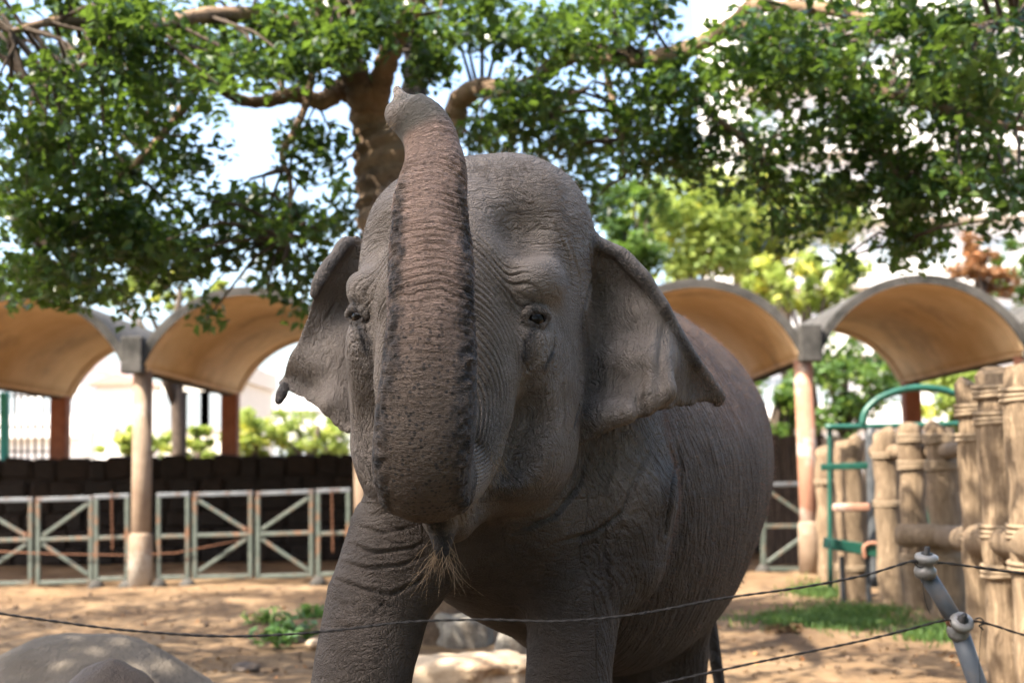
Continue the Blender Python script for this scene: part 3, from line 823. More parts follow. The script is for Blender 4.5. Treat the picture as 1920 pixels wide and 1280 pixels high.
for dx in (-22, 26):
    pipe([P(1600 + dx, 1042, 14.6), Vector((P(1600 + dx, 1042, 14.6).x, 14.6, .0))], .03, dark_pipe, 'leg', tr_, 8)

# ================================================================ floodlights above the second vault
for k, (px, py, lab) in enumerate(((461, 520, 'small grey floodlight on a bracket above the second vault from the left'), (481, 489, 'dark floodlight higher up the pole above the second vault'))):
    c = P(px, py, 19.0)
    root = empty('floodlight', (c.x, c.y, c.z)); tag(root, lab, 'floodlight')
    MB().box((0, 0, 0), (.17, .10, .11), bev=.012).build('housing', black_m if k else conc_grey, root)
    MB().box((0, -.055, 0), (.14, .012, .085)).build('lens', gm, root)
    zr = CZ + RV - c.z + .05
    MB().tube([(0, .04, -.06), (0, .07, (zr - .06) / 2), (0, .07, zr)], .014, 6).build('bracket', black_m, root, True)

# ================================================================ rocks
def rock(name, label, c, r, mat, seed, cat='rock', square=1.0, sub=4, rough=.14):
    bm = bmesh.new(); bmesh.ops.create_icosphere(bm, subdivisions=sub, radius=1)
    co = np.array([v.co for v in bm.verts]); n = rough * vnoise(co * 1.3, seed) + rough * .55 * vnoise(co * 3.1, seed + 1) + rough * .22 * vnoise(co * 8, seed + 2) + rough * .09 * vnoise(co * 19, seed + 3)
    co = np.sign(co) * np.abs(co) ** square * (1 + n)[:, None] * np.array(r)
    for v, q in zip(bm.verts, co): v.co = q
    me = bpy.data.meshes.new(name); bm.to_mesh(me); bm.free(); me.shade_smooth(); me.materials.append(mat)
    o = bpy.data.objects.new(name, me); COL.objects.link(o); o.location = c
    tag(o, label, cat); return o
rk_grey = simple_mat('grey_cement_rock', (.115, .096, .075), (.185, .157, .125), 2.5, .85, .9, 14, third=(.085, .072, .06), dist=.04)
rk_brown = simple_mat('brown_worn_rock', (.06, .045, .034), (.12, .09, .068), 3, .55, .7, 16, dist=.03)
rk_block = simple_mat('grey_stone_block', (.17, .155, .13), (.27, .25, .215), 4, .85, .7, 20, third=(.12, .10, .08))
rk_cream = simple_mat('cream_stone', (.40, .30, .20), (.56, .44, .31), 4, .85, .6, 22, third=(.28, .19, .12))
RYf = 6.6
rock('boulder', 'smooth grey rounded boulder at the lower left', (P(150, 1290, RYf).x, RYf, .28), (.74, .55, P(165, 1188, RYf).z - .28), rk_grey, 3, rough=.10)
rock('boulder', 'low grey shoulder of rock at the lower left corner', (P(-20, 1300, RYf + .1).x, RYf + .1, .2), (.55, .5, P(0, 1250, RYf).z - .2), rk_grey, 4, rough=.12)
rock('boulder', 'dark brown rounded boulder in front of the grey one', (P(205, 1330, 5.2).x, 5.2, .3), (.30, .32, P(205, 1232, 5.2).z - .3), rk_brown, 5, rough=.06)
c = PG(868, 1212); rock('boulder', 'grey stone block on the ground between the elephant\'s forelegs', (c.x, c.y + .2, .10), (.24, .18, .185), rk_block, 6, rough=.16, square=.5)
c = PG(958, 1236); rock('boulder', 'smaller grey stone beside the elephant\'s right-hand foreleg', (c.x, c.y + .15, .08), (.13, .13, .17), rk_block, 7, rough=.18, square=.6)
c = PG(880, 1278); rock('boulder', 'broad sunlit cream stone slab under the elephant', (c.x, c.y + .1, .02), (.54, .34, .17), rk_cream, 8, rough=.30, square=.75)
c = PG(590, 1212); rock('stone', 'small pale stone beside the leafy plants', (c.x, c.y, .03), (.09, .07, .05), rk_cream, 9, 'stone', sub=3)
c = PG(462, 1258); rock('stone', 'small dark clod on the bare ground left of the foreleg', (c.x, c.y, .02), (.11, .09, .05), rk_brown, 10, 'stone', sub=3, rough=.3)
c = PG(1180, 1262); rock('stone', 'pale stone half hidden between fore and hind legs', (c.x, c.y, .03), (.16, .12, .08), rk_cream, 12, 'stone', sub=3)

# ================================================================ grass, plants and litter on the ground
def blades(name, label, cx, cy, rx, ry, n, hgt, mat, seed, w=.008):
    rng = np.random.default_rng(seed)
    u = rng.normal(size=(n, 2)) * .48
    P0 = []
    for a, b_ in u:
        q = PG(cx + a * rx, cy + b_ * ry); P0.append((q.x, q.y, 0))
    P0 = np.array(P0); P0[:, 2] = ground_z(P0[:, 0], P0[:, 1]) - .005
    an = rng.uniform(0, 6.28, n); d = np.c_[np.cos(an), np.sin(an), np.zeros(n)]
    ln = rng.normal(size=(n, 2)) * .5
    h = hgt * rng.uniform(.4, 1.2, n)[:, None]
    mid = P0 + np.c_[ln * h * .35, h * .6]; tip = P0 + np.c_[ln * h * 1.0, h * .95]
    V_ = np.stack([P0 - d * w, P0 + d * w, mid + d * w * .8, mid - d * w * .8, tip], 1)
    k = np.arange(n)[:, None] * 5
    F_ = np.vstack([np.hstack([k, k + 1, k + 2, k + 3]), np.hstack([k + 3, k + 2, k + 4, k + 4])])
    o = np_mesh(name, V_.reshape(-1, 3), F_[:n], mat, None, False)
    me = o.data
    me.clear_geometry()
    fl_ = [tuple(q) for q in np.hstack([k, k + 1, k + 2, k + 3])] + [tuple(q) for q in np.hstack([k + 3, k + 2, k + 4])]
    me.from_pydata(V_.reshape(-1, 3).tolist(), [], fl_); me.update()
    at = me.attributes.new('tint', 'FLOAT', 'POINT'); at.data.foreach_set('value', np.repeat(np.clip(rng.normal(.45, .25, n), 0, 1), 5).astype(np.float32))
    tag(o, label, 'grass', kind='stuff'); return o
grass_m = leaf_material('grass_blade', (.035, .085, .018), (.085, .16, .035), (.12, .20, .03), .6)
blades('grass', 'patch of short green grass on the bare earth at right', 1555, 1160, 140, 20, 6500, .07, grass_m, 1)
blades('grass', 'thin tuft of grass before the short log posts', 1540, 1108, 60, 14, 1400, .09, grass_m, 2)
blades('grass', 'grass growing at the foot of the wire post', 1760, 1190, 60, 18, 1600, .10, grass_m, 3)
plant_m = leaf_material('ground_plant_leaf', (.05, .12, .035), (.12, .23, .07), (.14, .26, .05), .5)
for k, (px, py, n, lab) in enumerate(((500, 1172, 60, 'leafy ground plant farthest left of the foreleg'), (548, 1196, 90, 'leafy ground plant with pale blades near the small stone'), (590, 1165, 80, 'leafy ground plant touching the outline of the foreleg'), (520, 1210, 50, 'low leafy ground plant nearest the camera at left'))):
    c = PG(px, py); root = empty('ground_plant', (c.x, c.y, 0)); tag(root, lab, 'plant', 'leafy plants left of the foreleg')
    leaves('leaf_cluster', [((c.x, c.y, .09), (.26, .22, .10), n)], plant_m, root, 40 + k, .13, .0, root.location, .5)['kind'] = 'stuff'
    for j in range(4):
        MB().tube([(0, 0, -.02), (.05 * math.cos(j * 1.6), .05 * math.sin(j * 1.6), .08), (.14 * math.cos(j * 1.6), .14 * math.sin(j * 1.6), .13)], .006, 5).build('stem', grass_m, root)
rng = np.random.default_rng(9)
def litter(name, label, n, mat, seed, size, areas):
    r = np.random.default_rng(seed); cl = []
    for _ in range(n):
        a = areas[r.integers(len(areas))]
        q = PG(r.uniform(a[0], a[2]), r.uniform(a[1], a[3]))
        cl.append(((q.x, q.y, gz(q.x, q.y) + .012), (.02, .02, .006), 1))
    o = leaves(name, cl, mat, None, seed, size, .0); tag(o, label, 'litter', kind='stuff'); return o
litter_m = leaf_material('dead_leaf', (.10, .06, .03), (.26, .16, .08), (.12, .07, .03), .8)
litter('leaf_litter', 'dead leaves strewn over the bare earth', 700, litter_m, 3, .06, [(0, 1100, 700, 1278), (1150, 1090, 1800, 1278)])
litter('dry_leaf_heap', 'small heap of dry yellow leaves at the edge of the grass', 160, litter_m, 4, .09, [(1435, 1176, 1500, 1190)])
clod_m = simple_mat('soil_clod', (.075, .05, .032), (.15, .10, .065), 10, .95, .4)
r_ = np.random.default_rng(12); mbc = MB()
for _ in range(130):
    a = [(0, 1105, 640, 1278), (1180, 1095, 1750, 1278)][int(r_.random() > .55)]
    q = PG(r_.uniform(a[0], a[2]), a[1] + (a[3] - a[1]) * r_.random()); s = .012 + .03 * r_.random() ** 3
    z0 = gz(q.x, q.y)
    rot = Matrix.Rotation(r_.random() * 6, 3, 'Z') @ Matrix.Rotation(r_.random() * 6, 3, 'X')
    mbc.box((q.x, q.y, z0 + s * .2), (s * 2, s * 1.6, s * 1.2), rot, bev=s * .35)
tag(mbc.build('soil_clods', clod_m), 'small soil clods and pebbles scattered over the earth', 'soil', kind='stuff')
# ================================================================ the elephant
A_H, A_B = R(14), R(25)
E0 = P(838, 588, 4.35)
HL = np.array([math.cos(A_H), -math.sin(A_H), 0.0]); HF = np.array([-math.sin(A_H), -math.cos(A_H), 0.0])
BL = np.array([math.cos(A_B), -math.sin(A_B), 0.0]); BF = np.array([-math.sin(A_B), -math.cos(A_B), 0.0])
UP = np.array([0.0, 0.0, 1.0])
H0 = np.array([E0.x, E0.y, 0.0]); B0 = np.array([-0.075, 4.93, 0.0])


def Hp(l, f, z): return H0 + HL * l + HF * f + UP * z
def Bp(l, b, z): return B0 + BL * l - BF * b + UP * z
def Pn(px, py, Y): return np.array(P(px, py, Y))


class SDF:
    """a list of soft-blended shapes, evaluated block by block"""
    def __init__(s): s.items = []

    def add(s, fn, lo, hi, k=0.06, mode='u'): s.items.append((fn, np.asarray(lo, float), np.asarray(hi, float), k, mode))

    def ell(s, c, r, axes, k=0.08, mode='u'):
        c = np.asarray(c, float); r = np.asarray(r, float); A = np.asarray(axes, float)
        def fn(p):
            q = (p - c) @ A.T
            k0 = np.sqrt(((q / r) ** 2).sum(1)); k1 = np.sqrt(((q / (r * r)) ** 2).sum(1)) + 1e-9
            return k0 * (k0 - 1) / k1
        e = np.sqrt(((A * r[:, None]) ** 2).sum(0))
        s.add(fn, c - e, c + e, k, mode)

    def cone(s, pts, k=0.06, mode='u', flat=None):
        """round polyline with radii; pts = [(point, radius), ...]; flat = (axis, factor): thinner along that axis"""
        pp = np.array([q[0] for q in pts], float); rr = np.array([q[1] for q in pts], float)
        def fn(p):
            best = np.full(len(p), 1e3)
            for a, b, ra, rb in zip(pp[:-1], pp[1:], rr[:-1], rr[1:]):
                ab = b - a
                t = np.clip(((p - a) @ ab) / (ab @ ab), 0, 1)
                w = p - a - t[:, None] * ab
                if flat is not None:
                    w = w + np.outer(w @ flat[0], flat[0]) * (flat[1] - 1)
                best = np.minimum(best, np.linalg.norm(w, axis=1) - (ra + (rb - ra) * t))
            return best
        s.add(fn, (pp - rr[:, None]).min(0), (pp + rr[:, None]).max(0), k, mode)

    def __call__(s, p, block=0.24):
        p = np.asarray(p, float)
        out = np.full(len(p), 0.5)
        key = np.floor(p / block).astype(np.int64)
        kk = (key[:, 0] + 512) * 1048576 + (key[:, 1] + 512) * 1024 + key[:, 2] + 512
        order = np.argsort(kk, kind='stable'); ks = kk[order]
        cuts = np.r_[0, np.nonzero(np.diff(ks))[0] + 1, len(ks)]
        for a, b in zip(cuts[:-1], cuts[1:]):
            idx = order[a:b]; q = p[idx]
            bl = q.min(0); bh = q.max(0)
            d = np.full(len(q), 0.5)
            for fn, lo, hi, k, mode in s.items:
                g = np.maximum(np.maximum(lo - bh, bl - hi), 0)
                if g @ g > (0.10 + k) ** 2: continue
                e = fn(q)
                if mode == 'u':
                    h = np.maximum(k - np.abs(d - e), 0) / k
                    d = np.minimum(d, e) - h * h * k * 0.25
                else:
                    e = -e
                    h = np.maximum(k - np.abs(d - e), 0) / k
                    d = np.maximum(d, e) + h * h * k * 0.25
            out[idx] = d
        return out


# ---- trunk: down from the forehead, round a tight bend under the mouth, and up in front of the face
_tk = [
    (Hp(0, -.10, 2.47), .13, .12), (Hp(0, -.02, 2.32), .175, .15), (Hp(.0, .05, 2.14), .215, .17),
    (Hp(.02, .09, 1.96), .235, .175), (Hp(.03, .13, 1.80), .232, .17), (Hp(.04, .18, 1.66), .200, .155), (Hp(.04, .25, 1.560), .170, .142),
    (Pn(797, 893, 3.94), .145, .132),
    (Pn(794, 845, 3.80), .148, .124), (Pn(802, 750, 3.745), .143, .118), (Pn(808, 620, 3.745), .134, .112),
    (Pn(808, 500, 3.77), .126, .106), (Pn(807, 400, 3.80), .114, .10), (Pn(815, 320, 3.84), .093, .088),
    (Pn(808, 264, 3.86), .081, .080), (Pn(789, 226, 3.87), .077, .075), (Pn(766, 203, 3.87), .066, .064)]
TKC, TKV = smooth_path([q[0] for q in _tk], [q[1:] for q in _tk], 700)
_s = np.r_[0, np.cumsum(np.linalg.norm(np.diff(TKC, axis=0), axis=1))]
_q = np.linspace(0, _s[-1], 150)
TKC = np.stack([np.interp(_q, _s, TKC[:, k]) for k in range(3)], 1); TKV = np.stack([np.interp(_q, _s, TKV[:, k]) for k in range(2)], 1)
TKT = np.gradient(TKC, axis=0); TKT /= np.linalg.norm(TKT, axis=1)[:, None]
TKS = np.r_[0, np.cumsum(np.linalg.norm(np.diff(TKC, axis=0), axis=1))]
_lc = np.array([.998, .066, 0.0])          # the raised part is turned so that its underside faces the camera
_wl = np.clip((np.arange(len(TKC)) - 55) / 45.0, 0, 1)[:, None]
_lat = HL[None] * (1 - _wl) + _lc[None] * _wl
TKL = _lat - TKT * (TKT * _lat).sum(1)[:, None]; TKL /= np.linalg.norm(TKL, axis=1)[:, None]
TKN = np.cross(TKT, TKL)      # towards the smooth upper side of the trunk or its flat underside
BEND = int(np.argmin(TKC[:110, 2]))


def trunk_coords(p, lo=0, hi=None):
    """nearest place on the trunk's axis: (fractional index, lateral, sagittal, half width, half depth, overshoot)"""
    hi = len(TKC) if hi is None else hi
    C = TKC[lo:hi]
    d2 = (p ** 2).sum(1)[:, None] - 2 * p @ C.T + (C ** 2).sum(1)[None]
    i = d2.argmin(1) + lo
    step = TKS[-1] / (len(TKC) - 1)
    j = i.astype(float)
    for _ in range(3):
        j0 = np.clip(np.floor(j).astype(int), lo, hi - 2); fr = (j - j0)[:, None]
        w = p - (TKC[j0] * (1 - fr) + TKC[j0 + 1] * fr)
        T = TKT[j0] * (1 - fr) + TKT[j0 + 1] * fr
        j = np.clip(j + .8 * (w * T).sum(1) / step, np.maximum(i - 2.5, lo), np.minimum(i + 2.5, hi - 1))
    j0 = np.clip(np.floor(j).astype(int), lo, hi - 2); fr = (j - j0)[:, None]
    def L(A): return A[j0] * (1 - fr) + A[j0 + 1] * fr
    c = L(TKC); w = p - c
    V = L(TKV)
    return j, (w * L(TKL)).sum(1), (w * L(TKN)).sum(1), V[:, 0], V[:, 1], (w * L(TKT)).sum(1)


def trunk_fn(lo, hi, n=2.2):
    def fn(p):
        j, a, b, w, d, o = trunk_coords(p, lo, hi)
        o = np.abs(o)
        q = (np.abs(a / w) ** n + np.abs(b / d) ** n) ** (1 / n)
        rr = np.sqrt(a * a + b * b) + 1e-6
        lat = (q - 1) * np.minimum(rr / np.maximum(q, .15), np.maximum(w, d))
        return np.where(o > 1e-3, np.sqrt(np.maximum(lat, -.0) ** 2 + o ** 2) + np.minimum(lat, 0) * .5, lat)
    return fn


# ---- an ear: a curved sheet through outline and inner points given in the photograph, each at its own distance
def ear_fn(outline, inner, thick=0.014):
    O = np.array([Pn(*q) for q in outline]); I = np.array([Pn(*q) for q in inner]) if inner else np.zeros((0, 3))
    A = np.vstack([O, I]); c = A.mean(0)
    U, S, Vt = np.linalg.svd(A - c)
    a1, a2, a3 = Vt
    if a3[1] > 0: a3 = -a3
    Q = (A - c) @ np.array([a1, a2, a3]).T
    poly = Q[:len(O), :2]
    XY = Q[:, :2]; hz = Q[:, 2]
    D = np.sqrt(((XY[:, None] - XY[None]) ** 2).sum(2) + .006)
    K = np.block([[D, np.c_[np.ones(len(XY)), XY]], [np.r_[[np.ones(len(XY))], XY.T], np.zeros((3, 3))]])
    K[:len(XY), :len(XY)] += np.eye(len(XY)) * 1e-4
    wts = np.linalg.solve(K, np.r_[hz, 0, 0, 0])
    def fn(p):
        q = (p - c) @ np.array([a1, a2, a3]).T
        x = q[:, :2]
        h = wts[-3] + x @ wts[-2:]
        gh = np.tile(wts[-2:], (len(x), 1))
        for k in range(len(XY)):
            dx = x - XY[k]; ph_ = np.sqrt((dx ** 2).sum(1) + .006)
            h = h + wts[k] * ph_; gh = gh + wts[k] * dx / ph_[:, None]
        slope = np.sqrt(1 + (gh ** 2).sum(1))
        d2 = np.full(len(x), 1e9); ins = np.zeros(len(x), bool)
        for k in range(len(poly)):
            a, b = poly[k], poly[(k + 1) % len(poly)]
            ab = b - a; w = x - a
            t = np.clip((w @ ab) / (ab @ ab), 0, 1)
            d2 = np.minimum(d2, ((w - t[:, None] * ab) ** 2).sum(1))
            c1 = (a[1] <= x[:, 1]) & (b[1] > x[:, 1]); c2 = (b[1] <= x[:, 1]) & (a[1] > x[:, 1])
            cr = ab[0] * w[:, 1] - ab[1] * w[:, 0]
            ins ^= (c1 & (cr > 0)) | (c2 & (cr < 0))
        e = np.where(ins, -1, 1) * np.sqrt(d2) + thick
        z = np.abs(q[:, 2] - h) / slope
        g = np.maximum(e, 0)
        return np.where(e > 0, np.sqrt(g * g + z * z), np.maximum(z, 0)) - thick
    return fn, A.min(0) - .05, A.max(0) + .05


HA = np.array([HL, HF, UP]); BA = np.array([BL, -BF, UP])
S = SDF()
# body
S.ell(Bp(0, 1.12, 1.60), (.735, 1.12, .76), BA)
S.ell(Bp(.10, 1.08, 1.22), (.46, .96, .57), BA, k=.28)
S.ell(Bp(0, 1.70, 1.62), (.60, .58, .66), BA, k=.2)
S.ell(Bp(0, .22, 1.60), (.50, .48, .66), BA, k=.2)
S.ell(Bp(-.02, .0, 1.38), (.40, .34, .27), BA, k=.2)
S.cone([(Hp(0, -.45, 2.12), .40), (Bp(0, .25, 1.85), .48)], k=.15)
# legs
S.cone([(Bp(.36, .22, 1.75), .20), (Bp(.41, .20, 1.45), .245), (Bp(.39, .18, 1.22), .215), (Pn(1080, 1110, 4.82), .175), (Pn(1066, 1260, 4.78), .158), (Pn(1064, 1420, 4.77), .16), (Pn(1064, 1600, 4.75), .175), (Pn(1064, 1655, 4.75), .185)], k=.09)
S.cone([(Bp(-.24, .12, 1.58), .25), (Pn(768, 1015, 4.66), .225), (Pn(712, 1120, 4.58), .185), (Pn(686, 1230, 4.50), .172), (Pn(668, 1330, 4.45), .17), (Pn(650, 1500, 4.42), .165), (Pn(640, 1640, 4.38), .18), (Pn(640, 1690, 4.38), .19)], k=.09)
S.cone([(Bp(.16, 1.62, 1.40), .38), (Bp(.15, 1.60, 1.0), .26), (Pn(1258, 1200, 6.45), .185), (Pn(1256, 1330, 6.55), .170), (Pn(1256, 1440, 6.55), .19)], k=.10)
S.cone([(Bp(-.26, 1.62, 1.30), .36), (Bp(-.24, 1.60, .90), .25), (Bp(-.22, 1.72, .50), .17), (Bp(-.22, 1.72, .14), .19)], k=.12)
S.cone([(Bp(0, 2.22, 1.95), .08), (Bp(.03, 2.36, 1.6), .055), (Pn(1322, 1120, 7.10), .045), (Pn(1336, 1200, 7.10), .036), (Pn(1350, 1290, 7.10), .03), (Pn(1355, 1340, 7.10), .02)], k=.06)
# skull
for s_ in (-1, 1):
    S.ell(Hp(.155 * s_ + .02, -.35, 2.39 + .012 * s_), (.275, .33, .30), HA, k=.10)
S.ell(Hp(.02, -.34, 2.45), (.24, .30, .245), HA, k=.10)
S.ell(Hp(0, -.30, 2.15), (.415, .37, .38), HA, k=.10)
S.ell(Hp(0, -.12, 2.22), (.31, .24, .33), HA, k=.10)
for s_ in (-1, 1):
    S.ell(Hp((.305 if s_ > 0 else .262) * s_, -.03, 2.185), (.105, .130, .105), HA, k=.05)
    S.ell(Hp(.29 * s_, -.22, 1.86), (.125, .25, .36), HA, k=.08)
    S.ell(Hp(.20 * s_, -.15, 1.60), (.165, .24, .17), HA, k=.10)
    S.ell(Hp(.30 * s_, .0, 1.98), (.06, .08, .12), HA, k=.06)
S.ell(Hp(0, -.25, 1.62), (.28, .34, .24), HA, k=.12)
# hollows: temples, eye sockets, groove between trunk and cheek
for s_ in (-1, 1):
    S.ell(Hp(.28 * s_, .035, 2.37), (.10, .11, .095), HA, k=.09, mode='s')
    S.cone([(Hp(.31 * s_, .11, 1.86), .04), (Hp(.285 * s_, .07, 1.72), .105), (Hp(.235 * s_, .09, 1.59), .10)], k=.05, mode='s')
# lower lip
S.cone([(Hp(.02, -.05, 1.50), .15), (Hp(.03, .10, 1.41), .095), (Pn(828, 985, 4.17), .052), (Pn(829, 1035, 4.15), .026)], k=.05)
# trunk
S.add(trunk_fn(0, BEND + 6), TKC[:BEND + 6].min(0) - .24, TKC[:BEND + 6].max(0) + .24, k=.085)
S.add(trunk_fn(BEND - 4, None), TKC[BEND - 4:].min(0) - .17, TKC[BEND - 4:].max(0) + .17, k=.012)
S.ell(Pn(758, 214, 3.86), (.062, .06, .05), HA, k=.04)
S.cone([(Pn(770, 206, 3.85), .036), (Pn(754, 188, 3.84), .030), (Pn(745, 169, 3.84), .017)], k=.010)
# ears
EAR_L = ([(1098, 440, 4.66), (1125, 452, 4.66), (1165, 478, 4.66), (1205, 518, 4.67), (1240, 565, 4.70), (1268, 615, 4.76), (1300, 662, 4.84), (1332, 708, 4.92), (1360, 742, 4.98),
          (1350, 762, 4.97), (1325, 752, 4.93), (1285, 758, 4.86), (1250, 768, 4.78), (1226, 768, 4.66), (1198, 782, 4.60), (1165, 800, 4.59), (1120, 815, 4.61), (1078, 832, 4.65), (1040, 800, 4.66), (1040, 500, 4.70)],
         [(1140, 550, 4.75), (1185, 580, 4.69), (1165, 660, 4.66), (1222, 670, 4.60), (1290, 715, 4.87), (1105, 640, 4.78), (1120, 740, 4.68)])
def ragged(outline, i0, i1, amp, seed):
    r = random.Random(seed); out = []
    for i, q in enumerate(outline):
        out.append(q)
        if i0 <= i < i1:
            n = outline[i + 1]
            for t in (.25, .5, .75):
                out.append((q[0] + (n[0] - q[0]) * t + r.uniform(-amp, amp) * .5, q[1] + (n[1] - q[1]) * t + r.uniform(-amp, amp), q[2] + (n[2] - q[2]) * t))
    return out
EAR_L = (ragged(EAR_L[0], 8, 17, 4.5, 3), EAR_L[1])
EAR_R = ([(668, 440, 4.82), (640, 462, 4.82), (612, 500, 4.80), (592, 545, 4.80), (575, 598, 4.83), (558, 645, 4.86), (538, 685, 4.90), (519, 718, 4.93),
          (543, 731, 4.90), (577, 752, 4.86), (606, 772, 4.83), (628, 798, 4.80), (652, 812, 4.78), (700, 800, 4.82), (710, 470, 4.86)],
         [(620, 560, 4.86), (630, 640, 4.84), (600, 640, 4.86), (580, 700, 4.88), (630, 720, 4.82), (660, 600, 4.88)])
EAR_R = (ragged(EAR_R[0], 7, 12, 3.0, 5), EAR_R[1])
for e_ in (EAR_L, EAR_R):
    fn_, c_, r_ = ear_fn(*e_)
    S.add(fn_, c_, r_, k=.035)
S.cone([(Pn(1112, 452, 4.64), .022), (Pn(1160, 476, 4.63), .026), (Pn(1205, 520, 4.64), .024), (Pn(1243, 572, 4.67), .022), (Pn(1262, 612, 4.73), .018), (Pn(1300, 668, 4.82), .016), (Pn(1352, 745, 4.95), .014)], k=.03)
S.cone([(Pn(648, 458, 4.80), .026), (Pn(618, 496, 4.77), .028), (Pn(599, 530, 4.76), .020), (Pn(592, 552, 4.77), .012)], k=.03)
S.cone([(Pn(532, 722, 4.90), .014), (Pn(528, 738, 4.89), .020), (Pn(522, 752, 4.88), .014)], k=.012)


def polygonize(sdf, lo, hi, h, coarse=5):
    lo = np.asarray(lo, float); n = np.ceil((np.asarray(hi) - lo) / (h * coarse)).astype(int)
    H = h * coarse
    g = np.stack(np.meshgrid(*[np.arange(k + 1) for k in n], indexing='ij'), -1).reshape(-1, 3)
    cd = sdf(lo + g * H, block=.4).reshape(n + 1)
    # coarse cells near the surface
    mn = np.full(n, 1e9); mx = np.full(n, -1e9)
    for dx in (0, 1):
        for dy in (0, 1):
            for dz in (0, 1):
                v = cd[dx:n[0] + dx, dy:n[1] + dy, dz:n[2] + dz]
                mn = np.minimum(mn, v); mx = np.maximum(mx, v)
    act = (mn < H * 1.0) & (mx > -H * 1.0)
    cells = np.argwhere(act)
    N3 = n * coarse + 1
    vol = np.repeat(np.repeat(np.repeat(cd[:-1, :-1, :-1], coarse, 0), coarse, 1), coarse, 2).astype(np.float32)
    vol = np.pad(vol, ((0, 1), (0, 1), (0, 1)), mode='edge')
    known = np.zeros(N3, bool)
    off = np.stack(np.meshgrid(*[np.arange(coarse + 1)] * 3, indexing='ij'), -1).reshape(-1, 3)
    ii = (cells[:, None, :] * coarse + off[None]).reshape(-1, 3)
    known[ii[:, 0], ii[:, 1], ii[:, 2]] = True
    kk = np.argwhere(known)
    vol[kk[:, 0], kk[:, 1], kk[:, 2]] = sdf(lo + kk * h)
    sg = vol < 0
    cell_known = np.ones(N3 - 1, bool)
    cnt = np.zeros(N3 - 1, np.int8)
    for dx in (0, 1):
        for dy in (0, 1):
            for dz in (0, 1):
                sl = (slice(dx, N3[0] - 1 + dx), slice(dy, N3[1] - 1 + dy), slice(dz, N3[2] - 1 + dz))
                cnt += sg[sl]; cell_known &= known[sl]
    mixed = (cnt > 0) & (cnt < 8) & cell_known
    C = np.argwhere(mixed)
    idx = np.full(N3 - 1, -1, np.int32); idx[C[:, 0], C[:, 1], C[:, 2]] = np.arange(len(C))
    corners = np.array([(x, y, z) for x in (0, 1) for y in (0, 1) for z in (0, 1)])
    cv = np.stack([vol[C[:, 0] + a, C[:, 1] + b, C[:, 2] + c] for a, b, c in corners], 1)
    acc = np.zeros((len(C), 3)); num = np.zeros(len(C))
    for i in range(8):
        for j in range(i + 1, 8):
            if np.abs(corners[i] - corners[j]).sum() != 1: continue
            a, b = cv[:, i], cv[:, j]
            m = (a < 0) != (b < 0)
            t = np.where(m, a / np.where(m, a - b, 1), 0)
            acc += m[:, None] * (corners[i] + t[:, None] * (corners[j] - corners[i])); num += m
    V = lo + (C + acc / num[:, None]) * h
    quads = []
    for ax in range(3):
        o1, o2 = [k for k in range(3) if k != ax]
        sl0 = [slice(1, -1)] * 3; sl1 = [slice(1, -1)] * 3
        sl0[ax] = slice(0, -1); sl1[ax] = slice(1, None)
        a = sg[tuple(sl0)]; b = sg[tuple(sl1)]
        e = np.argwhere(a != b)
        s0 = a[e[:, 0], e[:, 1], e[:, 2]]
        base = e.copy(); base[:, o1] += 1; base[:, o2] += 1
        c = []
        for d1, d2 in ((-1, -1), (0, -1), (0, 0), (-1, 0)):
            q = base.copy(); q[:, o1] += d1; q[:, o2] += d2
            c.append(idx[q[:, 0], q[:, 1], q[:, 2]])
        c = np.stack(c, 1)
        flip = s0 if ax != 1 else ~s0
        c = np.where(flip[:, None], c, c[:, ::-1])
        quads.append(c[(c >= 0).all(1)])
    return V, np.vstack(quads)


def grad(sdf, p, e=0.004):
    K = np.array([(1, -1, -1), (-1, -1, 1), (-1, 1, -1), (1, 1, 1)], float)
    v = [sdf(p + k * e) for k in K]
    g = sum(k[None] * q[:, None] for k, q in zip(K, v)) / (4 * e)
    return g, sum(v) / 4


def refine_quads(V, F, sel, polys=()):
    """split the selected quads in four; their neighbours keep the extra edge points"""
    E = np.stack([F, np.roll(F, -1, 1)], -1)
    key = np.sort(E, -1); key = key[..., 0].astype(np.int64) * len(V) + key[..., 1]
    ek = np.unique(key[sel]); nv = len(V)
    Vm = (V[ek // nv] + V[ek % nv]) / 2
    pos = np.clip(np.searchsorted(ek, key), 0, len(ek) - 1)
    has = ek[pos] == key
    mid = np.where(has, pos + nv, -1)
    Fs = F[sel]; Ms = mid[sel]; cc = nv + len(Vm) + np.arange(len(Fs))
    Q = np.concatenate([np.stack([Fs[:, k], Ms[:, k], cc, Ms[:, k - 1]], 1) for k in range(4)])
    touched = ~sel & has.any(1)
    out = []
    for p in [list(f) for f in F[touched]] + list(polys):
        q = []
        for k in range(len(p)):
            a, b = p[k], p[(k + 1) % len(p)]
            q.append(a); kk = min(a, b) * nv + max(a, b)
            i = int(np.searchsorted(ek, kk))
            if i < len(ek) and ek[i] == kk: q.append(nv + i)
        out.append(q)
    return np.vstack([V, Vm, V[Fs].mean(1)]), np.vstack([F[~sel & ~touched], Q]), out


